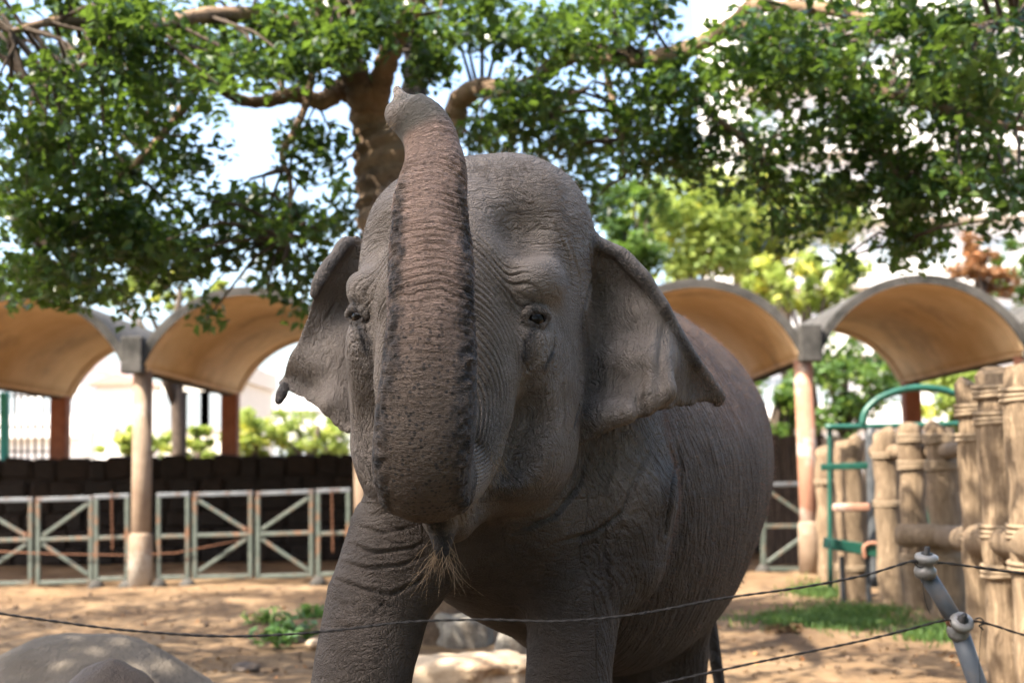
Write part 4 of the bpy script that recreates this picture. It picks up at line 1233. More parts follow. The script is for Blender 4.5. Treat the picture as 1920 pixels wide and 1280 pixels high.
def poly_mesh(name, V, Q, polys, mat, parent=None):
    me = bpy.data.meshes.new(name)
    li = np.concatenate([Q.ravel()] + [np.array(p) for p in polys]).astype(np.int32) if polys else Q.ravel().astype(np.int32)
    tot = np.r_[np.full(len(Q), 4), np.array([len(p) for p in polys], int)].astype(np.int32)
    st = np.r_[0, np.cumsum(tot)[:-1]].astype(np.int32)
    me.vertices.add(len(V)); me.vertices.foreach_set('co', V.astype(np.float32).ravel())
    me.loops.add(len(li)); me.loops.foreach_set('vertex_index', li)
    me.polygons.add(len(tot)); me.polygons.foreach_set('loop_start', st); me.polygons.foreach_set('loop_total', tot)
    me.polygons.foreach_set('use_smooth', np.ones(len(tot), bool))
    me.update(calc_edges=True)
    if mat: me.materials.append(mat)
    o = bpy.data.objects.new(name, me); COL.objects.link(o)
    if parent: o.parent = parent
    return o


def surface(px, near=3.2, far=8.0):
    """where the camera rays through these pixels meet the body; NaN where they miss"""
    px = np.asarray(px, float)
    D = np.array([np.array(P(a, b, 1.0)) - np.array((0, 0, CAMH)) for a, b in px])
    t = np.full(len(px), near); o = np.array((0, 0, CAMH))
    for _ in range(70):
        d = S(o + D * t[:, None])
        t = t + np.clip(d, -.05, .12) * .7 / np.linalg.norm(D, axis=1)
    q = o + D * t[:, None]
    q[t > far] = np.nan
    return q
# ---- eyes: sockets, lids and tear folds set where the photograph shows them
EYES = []
for (ex, ey), s_ in (((1008, 594), 1), ((667, 590), -1)):
    q = surface([(ex, ey)])[0]
    g, _ = grad(S, q[None]); nrm = g[0] / np.linalg.norm(g[0])
    c = q - nrm * .012
    side = np.cross(UP, nrm); side /= np.linalg.norm(side); upv = np.cross(nrm, side)
    EYES.append((c, nrm, side, upv))
    S.ell(c + nrm * .014 - upv * .002, (.046, .034, .036), np.array([side, upv, nrm]), k=.035, mode='s')
    def arc(r, a0, a1, out, rad, n=7, sq=.52):
        return [(c + side * r * math.cos(t) + upv * r * sq * math.sin(t) + nrm * out, rad * (.5 + .5 * math.sin(math.pi * k / (n - 1)))) for k, t in enumerate(np.linspace(a0, a1, n))]
    S.cone(arc(.046, R(-8), R(188), .014, .0165), k=.016)
    S.cone(arc(.046, R(205), R(335), .002, .010), k=.016)

ele = empty('elephant', (0.15, 5.3, 0))
tag(ele, 'grey-brown elephant facing the camera with its trunk curled up in front of its face', 'elephant')

V, F = polygonize(S, (-1.25, 3.45, -.03), (1.75, 7.55, 2.95), .0118)
def settle(V, g0=None):
    k = 0 if g0 is None else len(g0)
    g, d = grad(S, V[k:])
    W_ = V[k:] - g * (d / np.maximum((g * g).sum(1), .3))[:, None] * .9
    return (W_, g) if k == 0 else (np.vstack([V[:k], W_]), np.vstack([g0, g]))
V, g = settle(V)
def facing(V, F, g, lim):
    fc = V[F].mean(1); gq = g[F].mean(1); vw = fc - np.array((0, 0, CAMH))
    return fc, (gq * vw).sum(1) < lim * np.linalg.norm(vw, axis=1) * np.linalg.norm(gq, axis=1)
fc, fa = facing(V, F, g, .25)
V, Q, POLYS = refine_quads(V, F, (fc[:, 1] < 5.05) & (fc[:, 2] > 1.15) & fa)
V, g = settle(V, g)
fc, fa = facing(V, Q, g, .15)
fl_ = (fc - H0) @ HL
size_ = np.linalg.norm(V[Q[:, 0]] - V[Q[:, 2]], axis=1)
V, Q, POLYS = refine_quads(V, Q, (fc[:, 1] < 4.42) & (fc[:, 2] > 1.36) & (np.abs(fl_ - .02) < .37) & fa & (size_ < .0118), POLYS)
V, g = settle(V, g)
print('elephant', len(V), len(Q), len(POLYS))
NR = g / np.sqrt(np.maximum((g * g).sum(1), 1e-6))[:, None]


def sstep(a, b, x):
    t = np.clip((x - a) / (b - a), 0, 1)
    return t * t * (3 - 2 * t)


def folds(phase, lam, sharp=.55):
    return np.abs(np.sin(np.pi * phase / lam)) ** sharp


hl = (V - H0) @ HL; hf = (V - H0) @ HF; vz = V[:, 2]
bl = (V - B0) @ BL; bb = -(V - B0) @ BF
nV = len(V)
# trunk coordinates for everything near it
near = (V[:, 1] < 4.75) & (vz > 1.25) & (np.abs(hl) < .5)
TJ = np.zeros(nV); TA = np.zeros(nV); TB = np.zeros(nV); TQ = np.full(nV, 9.0); TD = np.zeros(nV)
ni = np.nonzero(near)[0]
step_ = TKS[-1] / (len(TKC) - 1)
for lo_, hi_ in ((0, BEND + 1), (BEND - 1, len(TKC))):
    j, a, b, w, d_, o = trunk_coords(V[ni], lo_, hi_)
    q = (np.abs(a / w) ** 2.2 + np.abs(b / d_) ** 2.2) ** (1 / 2.2) + np.abs(o) * 8
    better = q < TQ[ni] if lo_ == 0 else np.abs(q - 1) < np.abs(TQ[ni] - 1)
    k = ni[better]
    TJ[k] = j[better]; TA[k] = (a / w)[better]; TB[k] = (b / d_)[better]; TQ[k] = q[better]; TD[k] = (a)[better]
TS = TJ * step_
SB = BEND * step_
on = 1 - sstep(.06, .30, np.abs(TQ - 1))
prox = on * (TJ < BEND) ; dist = (np.abs(TQ - 1) < .35) * (TJ >= BEND - 1) * on
ventral = sstep(-.15, -.45, TB)
disp = np.zeros(nV)
w3 = lambda sc, seed=0: vnoise(V * sc, seed)
n_lo = w3(5.0, 1); n_mid = w3(14.0, 2); n_hi = w3(45.0, 3)
# broad unevenness of the hide
disp += .006 * w3(3.2, 5) * (bb > .1) + .0025 * n_mid
# folds fanning down and outwards over the root of the trunk, as far as the eyes
aarc = .215 * np.arctan2(np.abs(TA), np.maximum(TB, -.3))
ph = np.sqrt((1.45 * aarc) ** 2 + np.maximum(.92 - TS, 0) ** 2 + 1e-6) + .010 * n_lo + .004 * n_mid
rootw = (1 - sstep(.20, .75, TQ - 1)) * (TJ < BEND) * (TJ > 1) * sstep(.16, .34, TS) * (1 - .55 * sstep(-.2, .3, -TB)) * sstep(-.02, .05, hf)
amp = .0200 * (.55 + .45 * w3(9, 8)) * rootw
disp += amp * (folds(ph, .0250, .5) - .6) + .35 * amp * (folds(ph + .004 * n_mid, .0115, .5) - .6)
disp += dist * .0045 * w3(7, 31)
# crosswise wrinkles of the raised part
up_ = TS - SB
ph2 = TS + .008 * n_lo + .009 * n_mid + .003 * n_hi + .020 * TA ** 2
lam_hi = sstep(.30, .75, up_)
ampd = dist * (.0012 + .0066 * lam_hi) * (.55 + .75 * w3(13, 9)) * (1 - sstep(TKS[-1] - .17, TKS[-1] - .07, TS) * .7)
disp += ampd * (folds(ph2, .0235, .6) - .6) + .55 * ampd * (folds(ph2 * 1.0 + .004 * n_hi, .0105, .7) - .6)
ridge = np.exp(-((np.abs(TA) - .80) / .14) ** 2) * sstep(.25, -.35, TB) * dist * (1 - sstep(.95, 1.15, up_))
disp += ridge * (.007 + .0085 * n_hi + .006 * w3(70, 11))
disp += dist * ventral * .0012 * w3(90, 12)
# folds round the forelegs
leg = sstep(1.52, 1.38, vz) * (bb < .55) * (V[:, 1] < 5.2) * sstep(1.0, .9, TQ * 0 + (np.abs(hl) < .12) * (vz > 1.22) * 1.0)
ph3 = vz + .22 * (bl + .25) + .055 * n_lo + .016 * n_mid
ampl = .011 * leg * sstep(.95, 1.25, vz) * (.5 + .6 * w3(4.5, 14)) * np.where(bl < 0, 1, .45)
disp += ampl * (folds(ph3, .062, .45) - .6) + .4 * ampl * (folds(ph3 + .01 * n_mid, .026, .5) - .6)
# upright folds on neck and flank
fl = sstep(.15, .5, bb) + sstep(1.9, 1.6, vz) * sstep(.0, .2, bl) * (bb > -.1) * .8
ph4 = bb + .35 * (vz - 1.5) + .02 * n_lo + .008 * n_mid
disp += .0042 * np.clip(fl, 0, 1) * (.5 + .7 * w3(5, 15)) * (folds(ph4, .048, .5) - .6)
# forehead and cheek lines
hd = (hf < .12) * (hf > -.8) * (vz > 1.45) * (1 - on * .9) * (np.abs(hl) < .47)
disp += .0016 * (1 - .8 * np.exp(-((np.abs(hl) - .31) / .11) ** 2 - ((vz - 2.19) / .09) ** 2)) * hd * sstep(2.12, 2.28, vz) * (.4 + .8 * w3(7, 16)) * (folds(vz + .25 * hf + .03 * n_lo + .006 * n_mid, .030, .5) - .6)
disp += .0010 * hd * (1 - np.exp(-((np.abs(hl) - .28) / .10) ** 2) * (hf > -.1)) * sstep(2.1, 1.95, vz) * (.4 + .8 * w3(7, 17)) * (folds(hf - .6 * np.abs(hl) + .02 * n_lo + .006 * n_mid + .1 * vz, .034, .5) - .6)


def dist_poly(px, miss=.0):
    """distance of every vertex to a line drawn over the body where the photograph shows it"""
    pts = []
    for (a, b), (c, d) in zip(px[:-1], px[1:]):
        n = max(2, int(math.hypot(c - a, d - b) / 12))
        pts += [(a + (c - a) * t, b + (d - b) * t) for t in np.linspace(0, 1, n, endpoint=False)]
    pts.append(px[-1])
    q = surface(pts); q = q[~np.isnan(q[:, 0])]
    out = np.full(nV, 9.0); par = np.zeros(nV)
    if len(q) < 2: return out, par
    lo, hi = q.min(0) - .15, q.max(0) + .15
    k = np.nonzero(((V > lo) & (V < hi)).all(1))[0]
    A = V[k]
    for i, (a, b) in enumerate(zip(q[:-1], q[1:])):
        if np.linalg.norm(b - a) > .12: continue
        ab = b - a; t = np.clip(((A - a) @ ab) / (ab @ ab + 1e-12), 0, 1)
        d_ = np.linalg.norm(A - a - t[:, None] * ab, axis=1)
        m = d_ < out[k]
        out[k[m]] = d_[m]; par[k[m]] = (i + t[m]) / (len(q) - 1)
    return out, par


for px, wd, dp in [
    ([(1106, 462), (1112, 520), (1094, 580), (1102, 650), (1090, 740), (1074, 820)], .020, .016),
    ([(1062, 440), (1088, 520), (1090, 600), (1096, 680)], .009, .006), ([(1040, 420), (1066, 480), (1076, 560)], .008, .005),
    ([(985, 640), (978, 668), (990, 695), (1004, 702)], .008, .004), ([(1038, 610), (1040, 650), (1022, 690)], .010, .005),
    ([(1028, 700), (1020, 740), (1030, 800)], .007, .004), ([(1056, 690), (1060, 760), (1052, 830)], .007, .004),
    ([(672, 612), (682, 640), (690, 668)], .008, .010), ([(660, 600), (664, 640), (672, 670)], .007, .006), ([(700, 560), (680, 585), (690, 630)], .007, .006),
    ([(632, 564), (622, 580), (610, 598)], .010, .012),
    ([(1248, 605), (1242, 650), (1238, 700), (1236, 766)], .035, .016), ([(1206, 690), (1198, 730), (1196, 780)], .030, .012),
    ([(1165, 640), (1196, 600), (1215, 560)], .012, .004),
    ([(1252, 826), (1266, 870), (1258, 930), (1248, 1000)], .018, .022), ([(1268, 830), (1280, 880), (1268, 950)], .010, .008),
    ([(1212, 850), (1190, 900), (1168, 960), (1110, 1000), (1040, 1018)], .016, .014), ([(1100, 850), (1085, 910), (1040, 965), (960, 1000)], .016, .014),
    ([(1150, 830), (1150, 880), (1128, 930)], .010, .008), ([(1130, 990), (1138, 1060), (1146, 1130)], .016, .012),
    ([(668, 985), (720, 1000), (780, 985)], .010, .010), ([(655, 1018), (700, 1036), (770, 1028), (806, 1010)], .010, .012),
    ([(640, 1052), (690, 1066), (750, 1060), (800, 1040)], .010, .011), ([(632, 1086), (680, 1104), (735, 1114), (790, 1086), (815, 1060)], .011, .013),
    ([(618, 1120), (650, 1134), (700, 1128), (748, 1140)], .009, .009), ([(690, 1104), (720, 1130), (690, 1160)], .007, .007),
    ([(612, 1160), (660, 1176), (720, 1170)], .008, .006), ([(700, 1000), (740, 1020), (790, 1012)], .006, .006),
]:
    dd, par = dist_poly(px)
    e = np.sin(np.pi * np.clip(par, .03, .97)) ** .5
    disp -= dp * e * np.exp(-(dd / (wd * .55)) ** 2)
    disp += dp * .35 * e * np.exp(-((dd - wd * 1.3) / (wd * .7)) ** 2)
earw = ((hl > .46) | (hl < -.40)) * (bb < .35) * (vz > 1.6) * (V[:, 1] > 4.45)
disp += earw * (.0035 * w3(16, 51) + .0022 * (folds(hl * .8 + .3 * vz + .03 * n_lo + .012 * n_mid, .055, .6) - .6) * (.5 + .6 * w3(6, 52)))
V = V + NR * disp[:, None]

# ---- colour and relief masks, kept as attributes of the mesh
stain_shade = np.zeros(nV)
for c, nrm, side, upv in EYES: stain_shade = np.maximum(stain_shade, np.exp(-(np.linalg.norm(V - c - upv * .004, axis=1) / .052) ** 4))  # eye surrounds darkened: the shade of the hollow painted in
for px, wd in [([(668, 596), (676, 620), (688, 655)], .022), ([(1004, 606), (990, 640), (984, 668)], .018), ([(1022, 690), (1036, 660)], .012), ([(662, 562), (668, 585)], .016), ([(818, 985), (826, 1015), (830, 1040)], .05)]:  # tear stains, dark lids and a darker lip
    dd, par = dist_poly(px); stain_shade = np.maximum(stain_shade, np.exp(-(dd / wd) ** 2))
earE = np.zeros(nV)
for px, wd in [([(1112, 455), (1160, 478), (1205, 522), (1243, 575), (1270, 625), (1310, 685)], .022), ([(648, 462), (618, 500), (599, 535), (592, 552)], .03), ([(532, 722), (528, 740), (522, 754)], .035)]:
    dd, par = dist_poly(px); earE = np.maximum(earE, np.exp(-(dd / wd) ** 2))
neckD = np.zeros(nV)
dd, par = dist_poly([(1090, 600), (1105, 680), (1095, 760), (1085, 800)]); neckD = np.exp(-(dd / .06) ** 2)  # darker ear base: hair, and shade put into the colour
m_vent = dist * ventral
m_pink = dist * sstep(.10, -.3, TB) * sstep(.28, .85, up_) * (1 - sstep(TKS[-1] - .13, TKS[-1] - .06, TS)) * (1 - .8 * np.clip(ridge, 0, 1))
m_dark = np.clip(np.maximum.reduce([np.exp(-((np.abs(TA) + .13 * n_mid + .10 * n_hi + .10 * w3(8, 41) - .86) / .25) ** 4) * sstep(.42, -.25, TB) * dist * (1 - sstep(.86, 1.02, up_ + .05 * n_mid)) * (.72 + .4 * w3(26, 21)), stain_shade * .9, earE * .75, neckD * .6]), 0, 1)
m_tip = dist * sstep(TKS[-1] - .13, TKS[-1] - .07, TS)
ear_ = ((hl > .44) | (hl < -.38)) * (bb < .35) * (vz > 1.6) * (V[:, 1] > 4.45) * 1.0
m_back = sstep(.3, .9, bb) * sstep(1.35, 2.0, vz + .25 * n_lo)
vert = np.clip(fl, 0, 1) * .9 + hd * sstep(2.1, 1.95, vz) + leg * .3
vert = vert + ear_ * .5
brow = np.exp(-((np.abs(hl) - .31) / .11) ** 2 - ((vz - 2.19) / .09) ** 2)
hori = (hd * sstep(2.05, 2.2, vz) * .8 + leg * .35) * (1 - .8 * brow)
mud = np.clip(sstep(1.75, 1.25, vz + .12 * n_lo) * (TQ > 1.5), 0, 1)  # darkens chest, belly and legs: their shade put into the colour
finger = np.exp(-(np.linalg.norm(V - Pn(746, 172, 3.85), axis=1) / .036) ** 4) * .8
body_mat = bpy.data.materials.new('elephant_hide')
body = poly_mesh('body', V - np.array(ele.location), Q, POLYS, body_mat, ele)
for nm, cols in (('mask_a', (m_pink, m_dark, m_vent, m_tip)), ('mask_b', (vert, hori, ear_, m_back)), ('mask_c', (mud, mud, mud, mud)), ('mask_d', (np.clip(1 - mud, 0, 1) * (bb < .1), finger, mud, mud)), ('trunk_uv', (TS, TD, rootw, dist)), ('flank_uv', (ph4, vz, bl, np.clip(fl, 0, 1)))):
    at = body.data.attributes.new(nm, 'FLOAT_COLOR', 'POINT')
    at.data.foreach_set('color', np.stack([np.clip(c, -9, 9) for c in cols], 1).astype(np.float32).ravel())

m = body_mat; m.use_nodes = True; nt = m.node_tree; b = nt.nodes['Principled BSDF']; lk = nt.links.new
tc = N(nt, 'ShaderNodeTexCoord').outputs['Object']
def attr(name):
    a = N(nt, 'ShaderNodeAttribute', attribute_name=name); sp = N(nt, 'ShaderNodeSeparateColor'); lk(a.outputs['Color'], sp.inputs[0])
    return sp.outputs[0], sp.outputs[1], sp.outputs[2], a.outputs['Alpha']
pink, dark, vent, tip = attr('mask_a'); verti, horiz, earm, backm = attr('mask_b'); ts_, td_, rw_, ds_ = attr('trunk_uv'); fu_, fv_, fw_, fm_ = attr('flank_uv')
def nz(vec, scale, detail=4, rough=.6, mapping=None):
    n = N(nt, 'ShaderNodeTexNoise', Scale=scale, Detail=detail, Roughness=rough)
    if mapping is not None:
        mp = N(nt, 'ShaderNodeMapping'); mp.inputs['Scale'].default_value = mapping; lk(vec, mp.inputs[0]); vec = mp.outputs[0]
    lk(vec, n.inputs['Vector']); return n.outputs[0]
big = nz(tc, 3.0, 6, .65); med = nz(tc, 11.0, 6, .7); fine = nz(tc, 60.0, 4, .6)
col = ramp(nt, big, [(.30, (.080, .067, .057)), (.52, (.128, .109, .094)), (.72, (.185, .160, .139))])
col = mixc(nt, mth(nt, 'MULTIPLY', ramp(nt, med, [(.38, (1, 1, 1)), (.58, (0, 0, 0))]), .60), col, (.070, .057, .048))
col = mixc(nt, mth(nt, 'MULTIPLY', earm, .25), col, (.155, .134, .117))
col = mixc(nt, mth(nt, 'MULTIPLY', backm, .60), col, (.185, .115, .085))
shadem = attr('mask_c')[0]
col = mixc(nt, mth(nt, 'MULTIPLY', shadem, .85), col, mixc(nt, med, (.027, .020, .015), (.062, .046, .035)))
headm = attr('mask_d')[0]
col = mixc(nt, mth(nt, 'MULTIPLY', headm, .70), col, mixc(nt, med, (.160, .132, .108), (.240, .202, .168)))  # head lightened: the brighter light on it put into the colour
# underside of the trunk: brown skin, pinker towards the tip, black freckles and rough black margins
col = mixc(nt, mth(nt, 'MULTIPLY', vent, .65), col, (.115, .080, .057))
col = mixc(nt, mth(nt, 'MULTIPLY', pink, .85), col, mixc(nt, med, (.34, .222, .168), (.46, .325, .255)))
vo = N(nt, 'ShaderNodeTexVoronoi', Scale=62.0, Randomness=1.0); lk(tc, vo.inputs['Vector'])
spot = mth(nt, 'MULTIPLY', ramp(nt, vo.outputs['Distance'], [(.24, (1, 1, 1)), (.42, (0, 0, 0))]), ramp(nt, nz(tc, 22, 3), [(.40, (0, 0, 0)), (.50, (1, 1, 1))]))
low = mth(nt, 'SUBTRACT', 1.0, mth(nt, 'MULTIPLY', pink, .62))
col = mixc(nt, mth(nt, 'MULTIPLY', mth(nt, 'MULTIPLY', spot, vent), mth(nt, 'MULTIPLY', low, .9)), col, (.030, .028, .028))
dk = mth(nt, 'MULTIPLY', dark, ramp(nt, nz(tc, 48, 6, .75), [(.36, (.05, .05, .05)), (.53, (1, 1, 1))]))
col = mixc(nt, dk, col, mixc(nt, fine, (.016, .017, .019), (.050, .051, .055)))
col = mixc(nt, mth(nt, 'MULTIPLY', tip, .8), col, mixc(nt, fine, (.12, .11, .09), (.20, .185, .15)))
col = mixc(nt, attr('mask_d')[1], col, (.46, .38, .32))
lk(col, b.inputs['Base Color'])
b.inputs['Roughness'].default_value = .66
b.inputs['Specular IOR Level'].default_value = .35
# relief: lines along and across, crackled cells, pores
def lines(sock, lo=.0, hi=.09):
    return ramp(nt, mth(nt, 'ABSOLUTE', mth(nt, 'SUBTRACT', sock, .5)), [(lo, (0, 0, 0)), (hi, (1, 1, 1))])
warp = N(nt, 'ShaderNodeVectorMath', operation='MULTIPLY_ADD')
wn = N(nt, 'ShaderNodeTexNoise', Scale=4.0, Detail=3); lk(tc, wn.inputs['Vector'])
lk(wn.outputs['Color'], warp.inputs[0]); warp.inputs[1].default_value = (.22, .22, .22); lk(tc, warp.inputs[2]); wv = warp.outputs[0]
lv = lines(nz(wv, 1.0, 3, .55, (30, 30, 5.0))); lh = lines(nz(wv, 1.0, 3, .55, (5.5, 5.5, 38)))
lv2 = lines(nz(wv, 1.0, 2, .5, (75, 75, 14.0))); lh2 = lines(nz(wv, 1.0, 2, .5, (15, 15, 60)))
fc_ = N(nt, 'ShaderNodeCombineXYZ'); lk(fu_, fc_.inputs[0]); lk(fv_, fc_.inputs[1]); lk(fw_, fc_.inputs[2])
flk = lines(nz(fc_.outputs[0], 1.0, 3, .5, (30, 5, 5)), 0, .16)
cell = N(nt, 'ShaderNodeTexVoronoi', feature='DISTANCE_TO_EDGE', Scale=75.0); lk(wv, cell.inputs['Vector'])
cells = ramp(nt, cell.outputs['Distance'], [(0, (0, 0, 0)), (.14, (1, 1, 1))])
off = mth(nt, 'SUBTRACT', 1.0, ds_)
h = mth(nt, 'MULTIPLY', mth(nt, 'ADD', mth(nt, 'MULTIPLY', lv, 1.0), mth(nt, 'MULTIPLY', lv2, .5)), verti)
h = mth(nt, 'ADD', h, mth(nt, 'MULTIPLY', mth(nt, 'ADD', lh, mth(nt, 'MULTIPLY', lh2, .5)), horiz))
h = mth(nt, 'ADD', h, mth(nt, 'MULTIPLY', mth(nt, 'MULTIPLY', flk, 2.2), fm_))
h = mth(nt, 'MULTIPLY', h, off)
h = mth(nt, 'ADD', h, mth(nt, 'MULTIPLY', mth(nt, 'MULTIPLY', cells, .32), mth(nt, 'SUBTRACT', 1.0, mth(nt, 'MULTIPLY', earm, .6))))
cv = N(nt, 'ShaderNodeCombineXYZ'); lk(ts_, cv.inputs[0]); lk(td_, cv.inputs[1])
tl = lines(nz(cv.outputs[0], 1.0, 3, .6, (150, 22, 1)), 0, .12)
h = mth(nt, 'ADD', h, mth(nt, 'MULTIPLY', mth(nt, 'MULTIPLY', tl, .8), ds_))
h = mth(nt, 'ADD', h, mth(nt, 'MULTIPLY', fine, .5))
h = mth(nt, 'ADD', h, mth(nt, 'MULTIPLY', mth(nt, 'MULTIPLY', nz(tc, 120, 4, .7), dark), 2.5))
bp = N(nt, 'ShaderNodeBump', Strength=1.0, Distance=.0075); lk(h, bp.inputs['Height']); lk(bp.outputs[0], b.inputs['Normal'])

# ---- eyeballs
em, nt, b = material('eye_wet')
b.inputs['Base Color'].default_value = (.006, .004, .003, 1); b.inputs['Roughness'].default_value = .18; b.inputs['Specular IOR Level'].default_value = .25
for c, nrm, side, upv in EYES:
    bm = bmesh.new(); bmesh.ops.create_uvsphere(bm, u_segments=24, v_segments=14, radius=.036)
    me = bpy.data.meshes.new('eye'); bm.to_mesh(me); bm.free(); me.shade_smooth(); me.materials.append(em)
    o = bpy.data.objects.new('eye', me); COL.objects.link(o); o.parent = ele
    o.location = Vector(c - nrm * .016) - ele.location
    tag(o, 'dark wet eye between wrinkled lids')

# ---- hair
def strands(name, roots, dirs, lens, rad, mat, seg=4, droop=.3, curl=.15, seed=1):
    rng = np.random.default_rng(seed); n = len(roots)
    Vs = np.zeros((n, seg + 1, 3, 3)); d = dirs / np.linalg.norm(dirs, axis=1)[:, None]
    p = roots.copy(); lens = np.asarray(lens)
    side = np.cross(d, rng.normal(size=(n, 3))); side /= np.linalg.norm(side, axis=1)[:, None]
    up2 = np.cross(d, side)
    for k in range(seg + 1):
        r = rad * (1 - .8 * k / seg)
        for t in range(3):
            a = 2 * math.pi * t / 3
            Vs[:, k, t] = p + (side * math.cos(a) + up2 * math.sin(a)) * r
        d = d + np.array([0, 0, -droop / seg]) + rng.normal(size=(n, 3)) * curl / seg
        d /= np.linalg.norm(d, axis=1)[:, None]
        p = p + d * (lens / seg)[:, None]
    base = np.arange(n)[:, None] * (seg + 1) * 3
    Fs = []
    for k in range(seg):
        for t in range(3):
            a, b2 = k * 3 + t, k * 3 + (t + 1) % 3
            Fs.append(np.c_[base + a, base + b2, base + b2 + 3, base + a + 3])
    o = np_mesh(name, Vs.reshape(-1, 3) - np.array(ele.location), np.vstack(Fs), mat, ele)
    return o


hm = simple_mat('hair_tan', (.22, .15, .09), (.36, .26, .16), 8, .6, 0)
hd_m = simple_mat('hair_dark', (.10, .078, .062), (.20, .155, .12), 8, .6, 0)
hp_m = simple_mat('hair_reddish', (.20, .12, .085), (.32, .20, .15), 8, .6, 0)
rng = np.random.default_rng(4)
# beard under the lower lip
n_ = 64
t_ = rng.random(n_)
q0 = Pn(826, 1000, 4.15); q1 = Pn(829, 1042, 4.14)
rt = q0 + (q1 - q0) * t_[:, None] + rng.normal(size=(n_, 3)) * np.array([.018, .015, .008])
dr = np.c_[rng.normal(size=n_) * .45, rng.normal(size=n_) * .3 - .15, -.9 * np.ones(n_)]
dr[:24, 0] -= .6; dr[:24, 2] += .1
strands('lip_bristles', rt, dr, rng.uniform(.05, .20, n_), .0010, hm, seg=8, droop=.35, curl=1.1, seed=2)
# bristles on the edge of the upper lip and the trunk tip
e_pts = surface([(932 + rng.normal() * 8, 862 + rng.normal() * 12) for _ in range(45)])
e_pts = e_pts[~np.isnan(e_pts[:, 0])]
strands('mouth_bristles', e_pts, np.c_[rng.normal(size=len(e_pts)) * .5 + .25, -.3 + rng.normal(size=len(e_pts)) * .3, -1 + .4 * rng.normal(size=len(e_pts))], rng.uniform(.03, .09, len(e_pts)), .0009, hm, seg=5, droop=.3, curl=.4, seed=3)
t_pts = surface([(x, y) for x, y in zip(rng.uniform(724, 745, 50), rng.uniform(225, 275, 50))])
t_pts = t_pts[~np.isnan(t_pts[:, 0])]
if len(t_pts):
    strands('trunk_tip_bristles', t_pts, np.c_[-1 + rng.normal(size=len(t_pts)) * .3, rng.normal(size=len(t_pts)) * .4, -.5 + rng.normal(size=len(t_pts)) * .4], rng.uniform(.012, .03, len(t_pts)), .0009, hm, seg=3, droop=.3, curl=.4, seed=5)
# fuzz on the crown of the head, and on the back
c1 = np.nonzero((vz > 2.38) & (hf < .05) & (hf > -.75) & (TQ > 1.6) & (np.abs(hl) < .45))[0]
k1 = rng.choice(c1, 2200)
strands('crown_hair', V[k1], NR[k1] + rng.normal(size=(len(k1), 3)) * .45, rng.uniform(.010, .034, len(k1)), .0005, hd_m, seg=3, droop=.25, curl=.3, seed=6)
c2 = np.nonzero((bb > .25) & (bb < 2.2) & (vz > 1.0 + .25 * n_mid) & (bl > -.1) & (V[:, 1] < 6.9))[0]
k2 = rng.choice(c2, 9000)
strands('back_hair', V[k2], NR[k2] + rng.normal(size=(len(k2), 3)) * .35, rng.uniform(.008, .026, len(k2)), .0006, hp_m, seg=2, droop=.3, curl=.3, seed=7)
c3 = np.nonzero((hl > .36) & (hl < .56) & (vz > 1.75) & (vz < 2.2) & (V[:, 1] < 4.85) & (V[:, 1] > 4.45))[0]
if len(c3):
    k3 = rng.choice(c3, 500)
    strands('ear_hair', V[k3], NR[k3] + rng.normal(size=(len(k3), 3)) * .4 + np.array([.2, -.2, -.5]), rng.uniform(.02, .06, len(k3)), .0008, hd_m, seg=3, droop=.5, curl=.3, seed=8)
for o_ in ele.children:
    if 'bristles' in o_.name or 'hair' in o_.name: o_['kind'] = 'stuff'
# toenails of the forefeet
nail_m = simple_mat('toenail', (.32, .27, .21), (.42, .37, .30), 20, .6, .1)
for (fx, fy, rr) in ((Pn(1064, 1655, 4.75)[0], 4.75, .185), (Pn(640, 1690, 4.38)[0], 4.38, .19)):
    for a in (-60, -30, 0, 30, 60):
        th = R(-104 + a)
        mb = MB()
        cx, cy = fx + math.cos(th) * (rr + .0), fy + math.sin(th) * (rr + .0)
        mb.tube([(cx, cy, .0), (cx, cy, .05), (cx - math.cos(th) * .02, cy - math.sin(th) * .02, .085)], [.034, .032, .012], 8)
        o = mb.build('toenail', nail_m, ele, True); o.data.transform(Matrix.Translation(-ele.location))
# ================================================================ wire fence in front of the camera
pipe_m = simple_mat('painted_grey_pipe', (.085, .10, .12), (.14, .155, .18), 8, .4, .2, 50, spec=.5, third=(.16, .14, .13))
ceramic = simple_mat('dirty_white_ceramic', (.13, .127, .12), (.24, .235, .22), 25, .3, .15, 60, spec=.5, third=(.13, .115, .10))
wire_m = simple_mat('dark_twisted_wire', (.012, .011, .010), (.030, .026, .023), 40, .6, .3, 200, metallic=.0)
FY = 3.3
fp = empty('fence_post', (P(1905, 1280, FY).x, FY, 0)); tag(fp, 'leaning grey pipe post with two ceramic insulators at lower right', 'fence post')
FPM = Matrix.Translation(-fp.location)
def fput(mb, name, mat, parent=fp, smooth=True):
    o = mb.build(name, mat, None, smooth); o.data.transform(FPM); o.parent = parent; return o
lo_ = P(1902, 1480, FY)
fput(MB().tube([(lo_.x + .03, FY, -.1), (lo_.x + .02, FY, lo_.z * .5), lo_, P(1832, 1280, FY), P(1791, 1160, FY)], .0235, 16), 'lower_pipe', pipe_m)
fput(MB().tube([P(1793, 1166, FY - .002), P(1760, 1112, FY), P(1731, 1066, FY)], .0215, 16), 'upper_pipe', pipe_m)
fput(MB().tube([P(1795, 1172, FY), P(1789, 1152, FY)], .0262, 16), 'collar', rust_m)
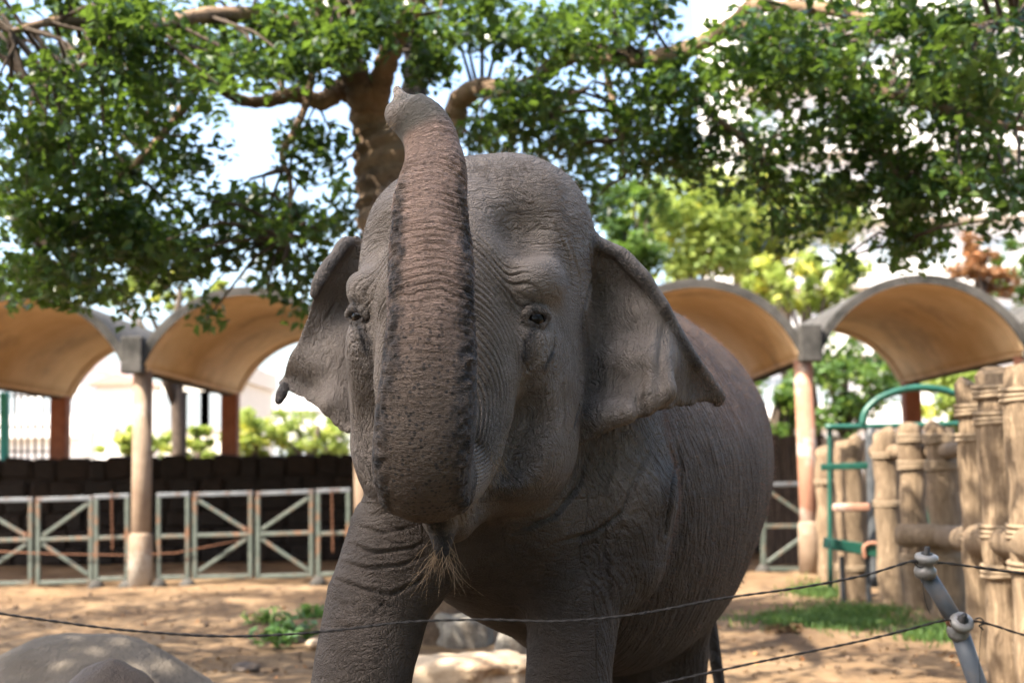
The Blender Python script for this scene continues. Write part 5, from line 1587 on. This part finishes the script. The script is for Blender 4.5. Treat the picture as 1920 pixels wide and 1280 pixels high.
def insulator(px, py, ax):
    """ceramic spool on a bolt; ax = its axis"""
    c = P(px, py, FY - .02); ax = Vector(ax).normalized()
    prof = [(-.034, .017), (-.032, .025), (-.020, .0285), (-.010, .027), (-.006, .021), (.0, .0195), (.006, .021), (.010, .0285), (.018, .030), (.024, .028), (.028, .020)]
    o = fput(MB().tube([c + ax * t for t, r in prof], [r for t, r in prof], 20), 'insulator', ceramic)
    fput(MB().tube([c + ax * .026, c + ax * .030, c + ax * .031, c + ax * .046], [.015, .015, .0075, .007], 8), 'bolt', black_m, o)
    return c
i1 = insulator(1736, 1058, (.05, -.25, 1)); i2 = insulator(1800, 1174, (.05, -.75, .75))
def wire(label, pts, r=.0031, seed=1):
    C, _ = smooth_path([np.array(p) for p in pts], [[0]] * len(pts), len(pts) * 26)
    mb = MB()
    t = np.linspace(0, 1, len(C)); L = np.r_[0, np.cumsum(np.linalg.norm(np.diff(C, axis=0), axis=1))]
    for ph in (0, math.pi):                               # two strands laid round each other
        mb.tube([Vector((c[0], c[1] + math.cos(s * 95 + ph) * r * .42, c[2] + math.sin(s * 95 + ph) * r * .42)) for c, s in zip(C, L)], r * .72, 6)
    o = mb.build('wire', wire_m, None, True, origin=C[len(C) // 2]); tag(o, label, 'wire'); return o
W = lambda *q: [P(a, b, FY - .035) for a, b in q]
wire('upper fence wire crossing before the elephant\'s legs', W((-320, 1092), (-150, 1122), (0, 1149), (110, 1165), (250, 1182), (430, 1192), (600, 1184), (760, 1166), (900, 1161), (1050, 1164), (1200, 1150), (1350, 1122), (1500, 1101), (1620, 1078), (1708, 1052), (1722, 1056)))
wire('lower fence wire rising from the bottom edge to the lower insulator', W((860, 1372), (1050, 1328), (1240, 1281), (1400, 1245), (1600, 1204), (1700, 1180), (1772, 1162), (1788, 1168)))
wire('fence wire leaving the upper insulator to the right', W((1750, 1056), (1772, 1055), (1840, 1064), (1920, 1075), (2080, 1096)))
wire('fence wire leaving the lower insulator to the right', W((1812, 1170), (1830, 1164), (1870, 1174), (1920, 1190), (2080, 1236)))
wire('thin loose wire end hanging from the lower insulator', W((1826, 1166), (1840, 1168), (1838, 1200), (1836, 1240), (1838, 1290)), .0011)
wire('thin loose wire end hanging below the upper insulator', W((1730, 1072), (1731, 1100), (1736, 1130), (1744, 1150)), .0011)
for q, lab in ((W((1705, 1053), (1716, 1054), (1724, 1050), (1732, 1060), (1722, 1062), (1712, 1052)), 'knot'), (W((1828, 1160), (1838, 1158), (1846, 1168), (1836, 1172), (1844, 1180)), 'knot')):
    C, _ = smooth_path([np.array(p) for p in q], [[0]] * len(q), 40)
    fput(MB().tube([Vector(c) for c in C], .0022, 6), 'wire_tie', wire_m)
